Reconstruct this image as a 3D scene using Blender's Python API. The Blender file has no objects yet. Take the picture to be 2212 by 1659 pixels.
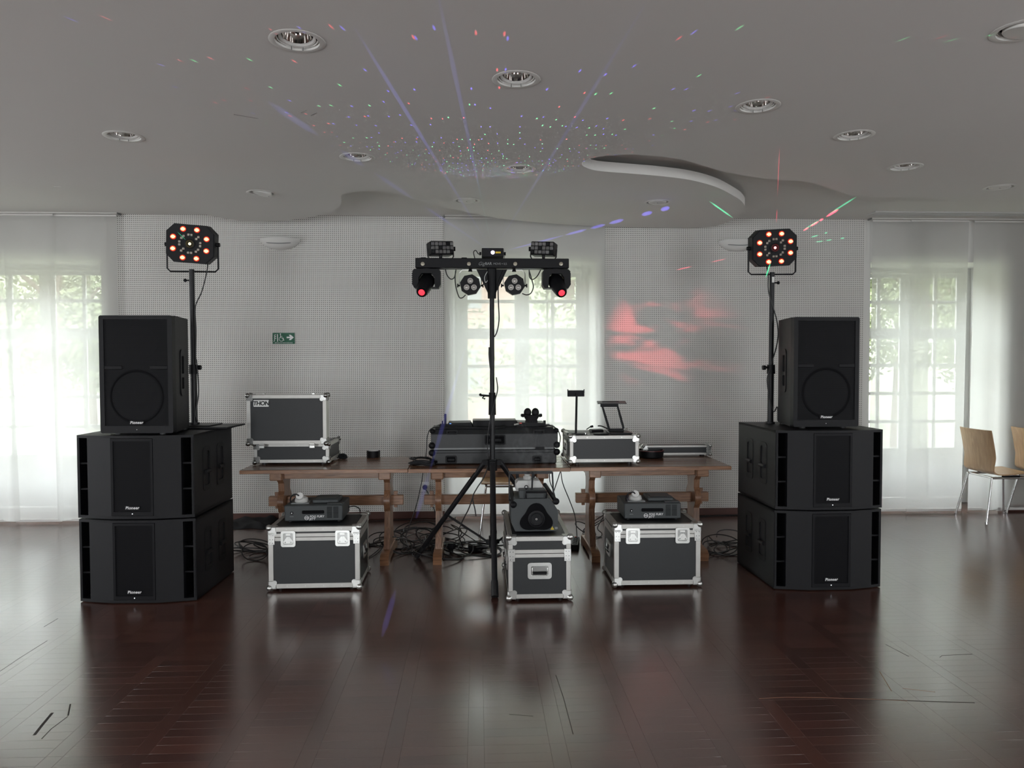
import bpy, bmesh, math, random
from math import sin, cos, pi, radians, sqrt
from mathutils import Vector, Matrix
from mathutils.geometry import tessellate_polygon

random.seed(7)
scene = bpy.context.scene
COL = scene.collection

# ------------------------------------------------------------------ camera
IMG_W, IMG_H, FOC, CAM_H = 2212.0, 1659.0, 1600.0, 1.5
YAW, PITCH, ROLL = radians(2.668), radians(1.787), radians(-0.123)
_f = Vector((sin(YAW)*cos(PITCH), cos(YAW)*cos(PITCH), -sin(PITCH)))
_r0 = Vector((cos(YAW), -sin(YAW), 0)); _u0 = _r0.cross(_f)
_r = _r0*cos(ROLL) + _u0*sin(ROLL); _u = -_r0*sin(ROLL) + _u0*cos(ROLL)
cam_data = bpy.data.cameras.new('camera')
cam_data.sensor_fit = 'HORIZONTAL'; cam_data.sensor_width = 36.0
cam_data.lens = 36.0*FOC/IMG_W; cam_data.clip_start = 0.05; cam_data.clip_end = 300
cam = bpy.data.objects.new('camera', cam_data); COL.objects.link(cam)
m3 = Matrix((_r, _u, -_f)).transposed()
cam.matrix_world = Matrix.Translation((0, 0, CAM_H)) @ m3.to_4x4()
scene.camera = cam

# ------------------------------------------------------------------ sky, exposure
scene.view_settings.view_transform = 'Standard'
scene.view_settings.look = 'None'
scene.view_settings.gamma = 1.0
scene.view_settings.use_curve_mapping = False
scene.view_settings.exposure = 0.18
scene.cycles.max_bounces = 8
scene.cycles.diffuse_bounces = 4
scene.cycles.glossy_bounces = 4
scene.cycles.transmission_bounces = 6
scene.cycles.transparent_max_bounces = 24
scene.cycles.sample_clamp_indirect = 6.0
scene.cycles.caustics_reflective = False
scene.cycles.caustics_refractive = False
scene.cycles.use_denoising = True
SKY_STRENGTH = 15.0
world = bpy.data.worlds.new('overcast_sky'); scene.world = world; world.use_nodes = True
bg = world.node_tree.nodes['Background']
bg.inputs['Color'].default_value = (0.93, 0.97, 1.0, 1); bg.inputs['Strength'].default_value = SKY_STRENGTH

# room extents and openings (metres)
WALL_Y, ROOM_L, ROOM_R, ROOM_B = 7.08, -7.2, 7.2, -4.5
CEIL_Z, SLAB_Z = 2.864, 2.76
OPEN_TOP = 2.455
WIN_Y = 7.58
WINDOWS = [(-5.02, -3.49), (-0.228, 1.139), (3.83, 5.155)]
REAR_FILL_WINDOWS = [(-3.1, -1.85), (1.85, 3.1)]  # unseen openings behind the camera, sized for fill light
SIDE_FILL_WINDOWS = [(-0.5, 0.5), (3.1, 4.0)]   # left wall, unseen openings sized for fill light

def portal(x, y, z, w, h, rx):
    l = bpy.data.lights.new('window_portal', 'AREA'); l.shape = 'RECTANGLE'; l.size = w; l.size_y = h
    l.cycles.is_portal = True
    o = bpy.data.objects.new('window_portal', l); COL.objects.link(o)
    o.location = (x, y, z); o.rotation_euler = (rx, 0, 0)
for a, b in WINDOWS: portal((a+b)/2, WIN_Y+0.12, 1.23, b-a, 2.44, radians(-90))
RIGHT_FILL_WINDOWS = [(0.2, 1.3)]                           # right wall, unseen opening added to brighten the room
for a, b, xx, sg in [(a, b, ROOM_L-0.32, -90) for a, b in SIDE_FILL_WINDOWS]+[(a, b, ROOM_R+0.32, 90) for a, b in RIGHT_FILL_WINDOWS]:
    l = bpy.data.lights.new('window_portal', 'AREA'); l.shape = 'RECTANGLE'; l.size = b-a; l.size_y = 2.3; l.cycles.is_portal = True
    o = bpy.data.objects.new('window_portal', l); COL.objects.link(o); o.location = (xx, (a+b)/2, 1.35); o.rotation_euler = (radians(90), 0, radians(sg))
for a, b in REAR_FILL_WINDOWS: portal((a+b)/2, ROOM_B-0.32, 1.35, b-a, 2.3, radians(90))

# ------------------------------------------------------------------ measuring helpers
def ray(px, py): return _f + _r*((px-IMG_W/2)/FOC) - _u*((py-IMG_H/2)/FOC)
def at(px, py, y):
    d = ray(px, py); return Vector((0, 0, CAM_H)) + d*(y/d.y)
def gz(px, py, z=0.0):
    d = ray(px, py); return Vector((0, 0, CAM_H)) + d*((z-CAM_H)/d.z)

# ------------------------------------------------------------------ mesh builder
I4 = Matrix.Identity(4)
def T(x, y, z): return Matrix.Translation((x, y, z))
def RX(a): return Matrix.Rotation(radians(a), 4, 'X')
def RY(a): return Matrix.Rotation(radians(a), 4, 'Y')
def RZ(a): return Matrix.Rotation(radians(a), 4, 'Z')
def rrect(w, h, r, n=4, cx=0, cy=0):
    pts = []
    for (sx, sy, a0) in ((1, 1, 0), (-1, 1, 90), (-1, -1, 180), (1, -1, 270)):
        for k in range(n+1):
            a = radians(a0 + 90*k/n)
            pts.append((cx+sx*(w/2-r)+r*cos(a), cy+sy*(h/2-r)+r*sin(a)))
    return pts
def ngon(r, n, rot=0, sx=1, sy=1): return [(sx*r*cos(rot+2*pi*k/n), sy*r*sin(rot+2*pi*k/n)) for k in range(n)]
def smooth_path(pts, sub=6, closed=False):
    P = [Vector(p) for p in pts]; n = len(P); out = []
    rng = range(n) if closed else range(n-1)
    for i in rng:
        p0 = P[(i-1) % n] if (closed or i > 0) else P[0]*2-P[1]
        p1 = P[i]; p2 = P[(i+1) % n]
        p3 = P[(i+2) % n] if (closed or i+2 < n) else P[-1]*2-P[-2]
        for k in range(sub):
            t = k/sub
            out.append(0.5*((2*p1)+(p2-p0)*t+(2*p0-5*p1+4*p2-p3)*t*t+(3*p1-p0-3*p2+p3)*t**3))
    if not closed: out.append(P[-1])
    return out

class MB:
    def __init__(s): s.v = []; s.f = []
    def add(s, vs, fs, M=None):
        o = len(s.v)
        s.v += [tuple(M @ Vector(v)) if M is not None else tuple(v) for v in vs]
        s.f += [tuple(o+i for i in f) for f in fs]
        return s
    def box(s, x0, x1, y0, y1, z0, z1, M=None, b=0.0):
        if b <= 0:
            vs = [(x, y, z) for x in (x0, x1) for y in (y0, y1) for z in (z0, z1)]
            return s.add(vs, [(0, 1, 3, 2), (4, 6, 7, 5), (0, 4, 5, 1), (2, 3, 7, 6), (0, 2, 6, 4), (1, 5, 7, 3)], M)
        c = ((x0+x1)/2, (y0+y1)/2, (z0+z1)/2); h = ((x1-x0)/2, (y1-y0)/2, (z1-z0)/2)
        b = min(b, min(h)*0.98)
        vs = []; idx = {}
        for sx in (-1, 1):
            for sy in (-1, 1):
                for sz in (-1, 1):
                    for ax in range(3):
                        d = [h[i]-(0 if i == ax else b) for i in range(3)]
                        idx[(sx, sy, sz, ax)] = len(vs)
                        vs.append((c[0]+sx*d[0], c[1]+sy*d[1], c[2]+sz*d[2]))
        S = (-1, 1); fs = []
        def fix(q):
            p = [Vector(vs[i]) for i in q]; nrm = (p[1]-p[0]).cross(p[2]-p[0])
            mid = sum(p, Vector())/len(p)-Vector(c)
            return q if nrm.dot(mid) > 0 else q[::-1]
        for ax in range(3):
            o1, o2 = [i for i in range(3) if i != ax]
            for sg in S:
                q = []
                for (a, bb) in ((-1, -1), (1, -1), (1, 1), (-1, 1)):
                    k = [0, 0, 0]; k[ax] = sg; k[o1] = a; k[o2] = bb; q.append(idx[(k[0], k[1], k[2], ax)])
                fs.append(fix(tuple(q)))
            for a in S:
                for bb in S:
                    k1 = [0, 0, 0]; k1[o1] = a; k1[o2] = bb; k2 = list(k1); k1[ax] = -1; k2[ax] = 1
                    fs.append(fix((idx[(*k1, o1)], idx[(*k1, o2)], idx[(*k2, o2)], idx[(*k2, o1)])))
        for sx in S:
            for sy in S:
                for sz in S: fs.append(fix(tuple(idx[(sx, sy, sz, ax)] for ax in range(3))))
        return s.add(vs, fs, M)
    def cyl(s, p0, p1, r0, r1=None, n=14, M=None, caps=True):
        p0, p1 = Vector(p0), Vector(p1); r1 = r0 if r1 is None else r1
        d = (p1-p0).normalized(); a = d.orthogonal().normalized(); b = d.cross(a)
        vs = [tuple(p0+(a*cos(2*pi*k/n)+b*sin(2*pi*k/n))*r0) for k in range(n)]
        vs += [tuple(p1+(a*cos(2*pi*k/n)+b*sin(2*pi*k/n))*r1) for k in range(n)]
        fs = [(k, (k+1) % n, n+(k+1) % n, n+k) for k in range(n)]
        if caps: fs += [tuple(range(n))[::-1], tuple(range(n, 2*n))]
        return s.add(vs, fs, M)
    def tube(s, pts, r, n=8, closed=False, M=None):
        P = [Vector(p) for p in pts]; N = len(P)
        tang = []
        for i in range(N):
            a = P[(i-1) % N] if (closed or i > 0) else P[i]; b = P[(i+1) % N] if (closed or i < N-1) else P[i]
            t = b-a; tang.append(t.normalized() if t.length > 1e-9 else Vector((0, 0, 1)))
        u = tang[0].orthogonal().normalized(); vs = []
        for i in range(N):
            t = tang[i]; u = (u-t*u.dot(t)); u = u.normalized() if u.length > 1e-6 else t.orthogonal().normalized()
            w = t.cross(u); rr = r[i] if isinstance(r, (list, tuple)) else r
            vs += [tuple(P[i]+(u*cos(2*pi*k/n)+w*sin(2*pi*k/n))*rr) for k in range(n)]
        fs = []
        for i in range(N if closed else N-1):
            j = (i+1) % N
            fs += [(i*n+k, i*n+(k+1) % n, j*n+(k+1) % n, j*n+k) for k in range(n)]
        if not closed: fs += [tuple(range(n))[::-1], tuple((N-1)*n+k for k in range(n))]
        return s.add(vs, fs, M)
    def lathe(s, prof, n=24, M=None, arc=2*pi, closed_prof=False):
        full = abs(arc-2*pi) < 1e-6; m = n if full else n+1
        vs = [(r*cos(arc*k/n), r*sin(arc*k/n), z) for k in range(m) for (r, z) in prof]
        L = len(prof); fs = []
        for k in range(n):
            k2 = (k+1) % m
            for i in range(L if closed_prof else L-1):
                j = (i+1) % L
                fs.append((k*L+i, k2*L+i, k2*L+j, k*L+j))
        return s.add(vs, fs, M)
    def prism(s, poly, z0, z1, M=None, bottom=True, top=True):
        n = len(poly)
        vs = [(x, y, z0) for x, y in poly]+[(x, y, z1) for x, y in poly]
        fs = [(k, (k+1) % n, n+(k+1) % n, n+k) for k in range(n)]
        tri = tessellate_polygon([[Vector((x, y, 0)) for x, y in poly]])
        if bottom: fs += [(t[0], t[1], t[2]) for t in tri]
        if top: fs += [(n+t[0], n+t[1], n+t[2]) for t in tri]
        return s.add(vs, fs, M)
    def ringprism(s, outer, holes, z0, z1, M=None, back=True):
        loops = [outer]+holes; flat = [p for l in loops for p in l]; n = len(flat)
        tri = tessellate_polygon([[Vector((x, y, 0)) for x, y in l] for l in loops])
        vs = [(x, y, z0) for x, y in flat]+[(x, y, z1) for x, y in flat]; fs = []; o = 0
        for l in loops:
            k = len(l); fs += [(o+i, o+(i+1) % k, n+o+(i+1) % k, n+o+i) for i in range(k)]; o += k
        fs += [(n+a, n+b, n+c) for a, b, c in tri]
        if back: fs += [(a, b, c) for a, b, c in tri]
        return s.add(vs, fs, M)
    def sphere(s, c, r, n=14, m=8, sc=(1, 1, 1), M=None, z0=-1.0, z1=1.0):
        vs = []; fs = []
        a0, a1 = math.asin(z0), math.asin(z1)
        for i in range(m+1):
            a = a0+(a1-a0)*i/m
            for k in range(n):
                vs.append((c[0]+sc[0]*r*cos(a)*cos(2*pi*k/n), c[1]+sc[1]*r*cos(a)*sin(2*pi*k/n), c[2]+sc[2]*r*sin(a)))
        for i in range(m):
            fs += [(i*n+k, i*n+(k+1) % n, (i+1)*n+(k+1) % n, (i+1)*n+k) for k in range(n)]
        return s.add(vs, fs, M)
    def mesh(s, name, mat, ang=38, fixn=True):
        me = bpy.data.meshes.new(name); me.from_pydata(s.v, [], s.f); me.update()
        if fixn:
            bm = bmesh.new(); bm.from_mesh(me)
            bmesh.ops.remove_doubles(bm, verts=bm.verts, dist=1e-5)
            bmesh.ops.recalc_face_normals(bm, faces=bm.faces); bm.to_mesh(me); bm.free()
        if mat is not None: me.materials.append(mat)
        me.polygons.foreach_set('use_smooth', [True]*len(me.polygons))
        me.set_sharp_from_angle(angle=radians(ang))
        return me
    def build(s, name, mat, parent=None, M=None, ang=38, fixn=True):
        return link(name, s.mesh(name, mat, ang, fixn), parent, M)

def link(name, data, parent=None, M=None):
    o = bpy.data.objects.new(name, data); COL.objects.link(o)
    if parent is not None: o.parent = parent
    if M is not None: o.matrix_local = M
    return o
def tag(o, label=None, cat=None, group=None, kind=None):
    if label: o['label'] = label
    if cat: o['category'] = cat
    if group: o['group'] = group
    if kind: o['kind'] = kind
    return o
def thing(name, label, cat, loc=(0, 0, 0), rz=0, group=None):
    o = bpy.data.objects.new(name, None); COL.objects.link(o)
    o.empty_display_size = 0.1
    o.location = loc; o.rotation_euler = (0, 0, radians(rz))
    return tag(o, label, cat, group)
def copy_tree(o, parent=None):
    c = o.copy(); COL.objects.link(c)
    if parent is not None: c.parent = parent
    for ch in list(o.children): copy_tree(ch, c)
    return c
def text(name, body, size, mat, parent, M, ext=0.0008, shear=0.0, align='CENTER', space=1.0, bold=0.0):
    cu = bpy.data.curves.new(name, 'FONT'); cu.body = body; cu.size = size; cu.extrude = ext; cu.shear = shear
    cu.align_x = align; cu.align_y = 'CENTER'; cu.space_character = space; cu.offset = bold
    tmp = bpy.data.objects.new('tmp', cu); COL.objects.link(tmp)
    me = bpy.data.meshes.new_from_object(tmp.evaluated_get(bpy.context.evaluated_depsgraph_get()))
    bpy.data.objects.remove(tmp); me.name = name; me.materials.clear(); me.materials.append(mat)
    return link(name, me, parent, M)
FRONT = RX(90)          # local XY -> faces -Y (towards the camera): x right, y up

# ------------------------------------------------------------------ materials
def newmat(name):
    m = bpy.data.materials.new(name); m.use_nodes = True
    nt = m.node_tree; return m, nt, nt.nodes['Principled BSDF']
def N(nt, t, **kw):
    n = nt.nodes.new(t)
    for k, v in kw.items(): setattr(n, k, v)
    return n
def pbr(name, col, rough=0.5, metal=0.0, var=0.0, nscale=60.0, bump=0.0, bscale=300.0, spec=0.5, coat=0.0):
    m, nt, b = newmat(name)
    b.inputs['Base Color'].default_value = (*col, 1); b.inputs['Roughness'].default_value = rough
    b.inputs['Metallic'].default_value = metal; b.inputs['Specular IOR Level'].default_value = spec
    b.inputs['Coat Weight'].default_value = coat
    tc = N(nt, 'ShaderNodeTexCoord')
    if var > 0:
        no = N(nt, 'ShaderNodeTexNoise'); no.inputs['Scale'].default_value = nscale; no.inputs['Detail'].default_value = 4
        nt.links.new(tc.outputs['Object'], no.inputs['Vector'])
        mx = N(nt, 'ShaderNodeMix', data_type='RGBA')
        mx.inputs[6].default_value = (*[c*(1-var) for c in col], 1); mx.inputs[7].default_value = (*[min(1, c*(1+var)) for c in col], 1)
        nt.links.new(no.outputs['Fac'], mx.inputs[0]); nt.links.new(mx.outputs[2], b.inputs['Base Color'])
    if bump > 0:
        nb = N(nt, 'ShaderNodeTexNoise'); nb.inputs['Scale'].default_value = bscale; nb.inputs['Detail'].default_value = 3
        nt.links.new(tc.outputs['Object'], nb.inputs['Vector'])
        bp = N(nt, 'ShaderNodeBump'); bp.inputs['Strength'].default_value = bump; bp.inputs['Distance'].default_value = 0.002
        nt.links.new(nb.outputs['Fac'], bp.inputs['Height']); nt.links.new(bp.outputs['Normal'], b.inputs['Normal'])
    return m
def glow(name, col, strength, base=(0.02, 0.02, 0.02)):
    m, nt, b = newmat(name)
    b.inputs['Base Color'].default_value = (*base, 1); b.inputs['Roughness'].default_value = 0.25
    b.inputs['Emission Color'].default_value = (*col, 1); b.inputs['Emission Strength'].default_value = strength
    return m

M_PLASTER = pbr('white_plaster', (0.74, 0.735, 0.71), 0.85, var=0.02, nscale=3, bump=0.05, bscale=220)
M_CEIL = pbr('ceiling_paint', (0.74, 0.73, 0.705), 0.9, var=0.015, nscale=2.0)
M_BASEB = pbr('red_brown_baseboard', (0.10, 0.045, 0.036), 0.45, var=0.2, nscale=9)
M_FRAMEW = pbr('white_window_paint', (0.60, 0.60, 0.585), 0.45)
M_BLACK = pbr('black_textured_cabinet', (0.0065, 0.0065, 0.008), 0.45, var=0.15, nscale=40, bump=0.35, bscale=700, spec=0.22)
M_BLACKP = pbr('black_plastic', (0.007, 0.007, 0.0085), 0.48, spec=0.2)
M_BLACKM = pbr('matt_black', (0.005, 0.005, 0.006), 0.9, spec=0.15)
M_METALB = pbr('black_steel', (0.010, 0.010, 0.012), 0.42, spec=0.35, bump=0.05, bscale=400)
M_CASEB = pbr('black_laminate', (0.013, 0.0145, 0.016), 0.45, var=0.12, nscale=80, bump=0.12, bscale=900)
M_GREYC = pbr('charcoal_laminate', (0.018, 0.0195, 0.021), 0.45, var=0.12, nscale=70, bump=0.12, bscale=900)
M_ALU = pbr('aluminium_profile', (0.50, 0.49, 0.465), 0.48, metal=0.85, var=0.08, nscale=25)
M_CHROME = pbr('chrome', (0.80, 0.80, 0.80), 0.14, metal=1.0)
M_STEEL = pbr('zinc_steel', (0.56, 0.56, 0.54), 0.28, metal=0.95, var=0.05)
M_BALLD = pbr('dark_nickel', (0.30, 0.30, 0.29), 0.25, metal=1.0)
M_FOG = pbr('fog_machine_grey', (0.040, 0.046, 0.048), 0.5, bump=0.15, bscale=600)
M_GREYP = pbr('grey_plastic', (0.22, 0.23, 0.23), 0.5)
M_WHITEP = pbr('white_plastic', (0.78, 0.78, 0.76), 0.4)
M_CLEARB = pbr('milky_bottle', (0.55, 0.55, 0.53), 0.3)
M_RUBBER = pbr('cable_rubber', (0.010, 0.010, 0.011), 0.45)
M_LOGO = pbr('white_print', (0.85, 0.85, 0.85), 0.4)
M_LOGOD = pbr('black_print', (0.01, 0.01, 0.01), 0.5)
M_GREEN = pbr('sign_green', (0.015, 0.11, 0.06), 0.45)
M_YELL = pbr('warning_yellow', (0.75, 0.55, 0.03), 0.5)
M_CLOTH = pbr('black_cloth', (0.012, 0.012, 0.014), 0.95, bump=0.3, bscale=400)
M_LAMPGLASS = pbr('lens_glass', (0.5, 0.47, 0.42), 0.12, metal=0.6)
M_REFL = pbr('lamp_reflector', (0.62, 0.60, 0.58), 0.10, metal=1.0)
M_RINGW = pbr('lamp_ring_white', (0.72, 0.71, 0.68), 0.5)

def wood(name, c1, c2, rough=0.4, scale=1.0, axis='X', dist=3.0, coat=0.2):
    m, nt, b = newmat(name)
    tc = N(nt, 'ShaderNodeTexCoord'); mp = N(nt, 'ShaderNodeMapping')
    sc = {'X': (0.7, 9, 9), 'Z': (9, 9, 0.7), 'Y': (9, 0.7, 9)}[axis]
    mp.inputs['Scale'].default_value = [s*scale for s in sc]
    oi = N(nt, 'ShaderNodeObjectInfo'); cm = N(nt, 'ShaderNodeVectorMath', operation='ADD')
    nt.links.new(tc.outputs['Object'], mp.inputs['Vector'])
    sx = N(nt, 'ShaderNodeCombineXYZ'); ml = N(nt, 'ShaderNodeMath', operation='MULTIPLY'); ml.inputs[1].default_value = 40
    nt.links.new(oi.outputs['Random'], ml.inputs[0])
    for k in range(3): nt.links.new(ml.outputs[0], sx.inputs[k])
    nt.links.new(mp.outputs[0], cm.inputs[0]); nt.links.new(sx.outputs[0], cm.inputs[1])
    no = N(nt, 'ShaderNodeTexNoise'); no.inputs['Scale'].default_value = 2.4; no.inputs['Detail'].default_value = 6; no.inputs['Distortion'].default_value = dist
    nt.links.new(cm.outputs[0], no.inputs['Vector'])
    cr = N(nt, 'ShaderNodeValToRGB'); cr.color_ramp.elements[0].color = (*c1, 1); cr.color_ramp.elements[1].color = (*c2, 1)
    cr.color_ramp.elements[0].position = 0.3; cr.color_ramp.elements[1].position = 0.72
    nt.links.new(no.outputs['Fac'], cr.inputs['Fac']); nt.links.new(cr.outputs['Color'], b.inputs['Base Color'])
    b.inputs['Roughness'].default_value = rough; b.inputs['Coat Weight'].default_value = coat; b.inputs['Coat Roughness'].default_value = 0.25
    return m
M_TABLE = wood('stained_table_wood', (0.18, 0.084, 0.041), (0.37, 0.19, 0.10), 0.36, 1.4)
M_TABLEZ = wood('stained_leg_wood', (0.165, 0.076, 0.037), (0.34, 0.17, 0.09), 0.4, 1.4, 'Z')
M_TABLETOP = wood('dark_tabletop_wood', (0.11, 0.048, 0.025), (0.23, 0.108, 0.058), 0.24, 1.2)
M_BEECH = wood('beech_plywood', (0.42, 0.255, 0.125), (0.56, 0.36, 0.19), 0.38, 1.0, 'Z', 1.6)

def perforated():
    m, nt, b = newmat('perforated_acoustic_board')
    g = N(nt, 'ShaderNodeNewGeometry'); sp = N(nt, 'ShaderNodeSeparateXYZ'); nt.links.new(g.outputs['Position'], sp.inputs[0])
    pitch = 0.0184; d = []
    for ch in ('X', 'Z'):
        a = N(nt, 'ShaderNodeMath', operation='DIVIDE'); a.inputs[1].default_value = pitch; nt.links.new(sp.outputs[ch], a.inputs[0])
        f = N(nt, 'ShaderNodeMath', operation='FRACT'); nt.links.new(a.outputs[0], f.inputs[0])
        s = N(nt, 'ShaderNodeMath', operation='SUBTRACT'); s.inputs[1].default_value = 0.5; nt.links.new(f.outputs[0], s.inputs[0])
        p = N(nt, 'ShaderNodeMath', operation='POWER'); p.inputs[1].default_value = 2.0; nt.links.new(s.outputs[0], p.inputs[0]); d.append(p)
    sm = N(nt, 'ShaderNodeMath', operation='ADD'); nt.links.new(d[0].outputs[0], sm.inputs[0]); nt.links.new(d[1].outputs[0], sm.inputs[1])
    lt = N(nt, 'ShaderNodeMath', operation='LESS_THAN'); lt.inputs[1].default_value = 0.205**2; nt.links.new(sm.outputs[0], lt.inputs[0])
    mx = N(nt, 'ShaderNodeMix', data_type='RGBA'); mx.inputs[6].default_value = (0.70, 0.69, 0.655, 1); mx.inputs[7].default_value = (0.045, 0.044, 0.042, 1)
    nt.links.new(lt.outputs[0], mx.inputs[0]); nt.links.new(mx.outputs[2], b.inputs['Base Color'])
    b.inputs['Roughness'].default_value = 0.85
    return m
M_PERF = perforated()

def floor_mat():
    m, nt, b = newmat('varnished_parquet')
    g = N(nt, 'ShaderNodeNewGeometry'); oi = N(nt, 'ShaderNodeObjectInfo'); at_ = N(nt, 'ShaderNodeAttribute'); at_.attribute_name = 'board'
    ad = N(nt, 'ShaderNodeMath', operation='ADD'); nt.links.new(oi.outputs['Random'], ad.inputs[0]); nt.links.new(at_.outputs['Fac'], ad.inputs[1])
    fr = N(nt, 'ShaderNodeMath', operation='FRACT'); nt.links.new(ad.outputs[0], fr.inputs[0])
    mp = N(nt, 'ShaderNodeMapping'); mp.inputs['Scale'].default_value = (1.2, 16, 1); nt.links.new(g.outputs['Position'], mp.inputs['Vector'])
    no = N(nt, 'ShaderNodeTexNoise'); no.inputs['Scale'].default_value = 3.5; no.inputs['Detail'].default_value = 7; no.inputs['Distortion'].default_value = 0.6
    nt.links.new(mp.outputs[0], no.inputs['Vector'])
    cr = N(nt, 'ShaderNodeValToRGB'); e = cr.color_ramp.elements
    e[0].position = 0.0; e[0].color = (0.042, 0.0155, 0.0125, 1); e[1].position = 1.0; e[1].color = (0.108, 0.042, 0.028, 1)
    mm = N(nt, 'ShaderNodeMix', data_type='FLOAT'); mm.inputs[0].default_value = 0.45
    nt.links.new(fr.outputs[0], mm.inputs[2]); nt.links.new(no.outputs['Fac'], mm.inputs[3]); nt.links.new(mm.outputs[0], cr.inputs['Fac'])
    # scratches and scuffs worn into the varnish
    sm = N(nt, 'ShaderNodeMapping'); sm.inputs['Scale'].default_value = (1.1, 30, 1); sm.inputs['Rotation'].default_value = (0, 0, radians(4))
    nt.links.new(g.outputs['Position'], sm.inputs['Vector'])
    sn = N(nt, 'ShaderNodeTexNoise'); sn.inputs['Scale'].default_value = 3; sn.inputs['Detail'].default_value = 8; nt.links.new(sm.outputs[0], sn.inputs['Vector'])
    n2 = N(nt, 'ShaderNodeTexNoise'); n2.inputs['Scale'].default_value = 1.6; n2.inputs['Detail'].default_value = 5; nt.links.new(g.outputs['Position'], n2.inputs['Vector'])
    mr = N(nt, 'ShaderNodeMapRange'); mr.inputs[1].default_value = 0.3; mr.inputs[2].default_value = 0.7; mr.inputs[3].default_value = 0.20; mr.inputs[4].default_value = 0.25
    nt.links.new(n2.outputs['Fac'], mr.inputs[0]); nt.links.new(mr.outputs[0], b.inputs['Roughness'])
    bp = N(nt, 'ShaderNodeBump'); bp.inputs['Strength'].default_value = 0.05; bp.inputs['Distance'].default_value = 0.002
    nt.links.new(sn.outputs['Fac'], bp.inputs['Height']); nt.links.new(bp.outputs['Normal'], b.inputs['Normal'])
    nt.links.new(cr.outputs['Color'], b.inputs['Base Color'])
    b.inputs['IOR'].default_value = 2.55; b.inputs['Specular IOR Level'].default_value = 0.5
    return m
M_FLOOR = floor_mat()
M_SCRATCH = pbr('dark_scratch', (0.012, 0.007, 0.006), 0.7)
M_SCRATCHL = pbr('pale_scratch', (0.20, 0.11, 0.07), 0.6)

def curtain_mat():
    m = bpy.data.materials.new('sheer_curtain_fabric'); m.use_nodes = True; nt = m.node_tree; nt.nodes.clear()
    out = N(nt, 'ShaderNodeOutputMaterial'); tr = N(nt, 'ShaderNodeBsdfTransparent'); df = N(nt, 'ShaderNodeBsdfDiffuse'); tl = N(nt, 'ShaderNodeBsdfTranslucent')
    tr.inputs[0].default_value = (1, 1, 1, 1); df.inputs[0].default_value = (0.86, 0.86, 0.83, 1); tl.inputs[0].default_value = (0.80, 0.80, 0.79, 1)
    a = N(nt, 'ShaderNodeMixShader'); a.inputs[0].default_value = 0.70; nt.links.new(df.outputs[0], a.inputs[1]); nt.links.new(tl.outputs[0], a.inputs[2])
    tc = N(nt, 'ShaderNodeTexCoord'); no = N(nt, 'ShaderNodeTexNoise'); no.inputs['Scale'].default_value = 5
    nt.links.new(tc.outputs['Object'], no.inputs['Vector'])
    mr = N(nt, 'ShaderNodeMapRange'); mr.inputs[3].default_value = 0.71; mr.inputs[4].default_value = 0.75; nt.links.new(no.outputs['Fac'], mr.inputs[0])
    c = N(nt, 'ShaderNodeMixShader'); nt.links.new(mr.outputs[0], c.inputs[0]); nt.links.new(tr.outputs[0], c.inputs[1]); nt.links.new(a.outputs[0], c.inputs[2])
    nt.links.new(c.outputs[0], out.inputs[0]); return m
M_CURTAIN = curtain_mat()

def glass_mat():
    m = bpy.data.materials.new('window_glass'); m.use_nodes = True; nt = m.node_tree; nt.nodes.clear()
    out = N(nt, 'ShaderNodeOutputMaterial'); tr = N(nt, 'ShaderNodeBsdfTransparent'); gl = N(nt, 'ShaderNodeBsdfGlossy')
    tr.inputs[0].default_value = (0.95, 0.97, 0.96, 1); gl.inputs['Roughness'].default_value = 0.03
    c = N(nt, 'ShaderNodeMixShader'); c.inputs[0].default_value = 0.05
    nt.links.new(tr.outputs[0], c.inputs[1]); nt.links.new(gl.outputs[0], c.inputs[2]); nt.links.new(c.outputs[0], out.inputs[0]); return m
M_GLASS = glass_mat()

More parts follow.
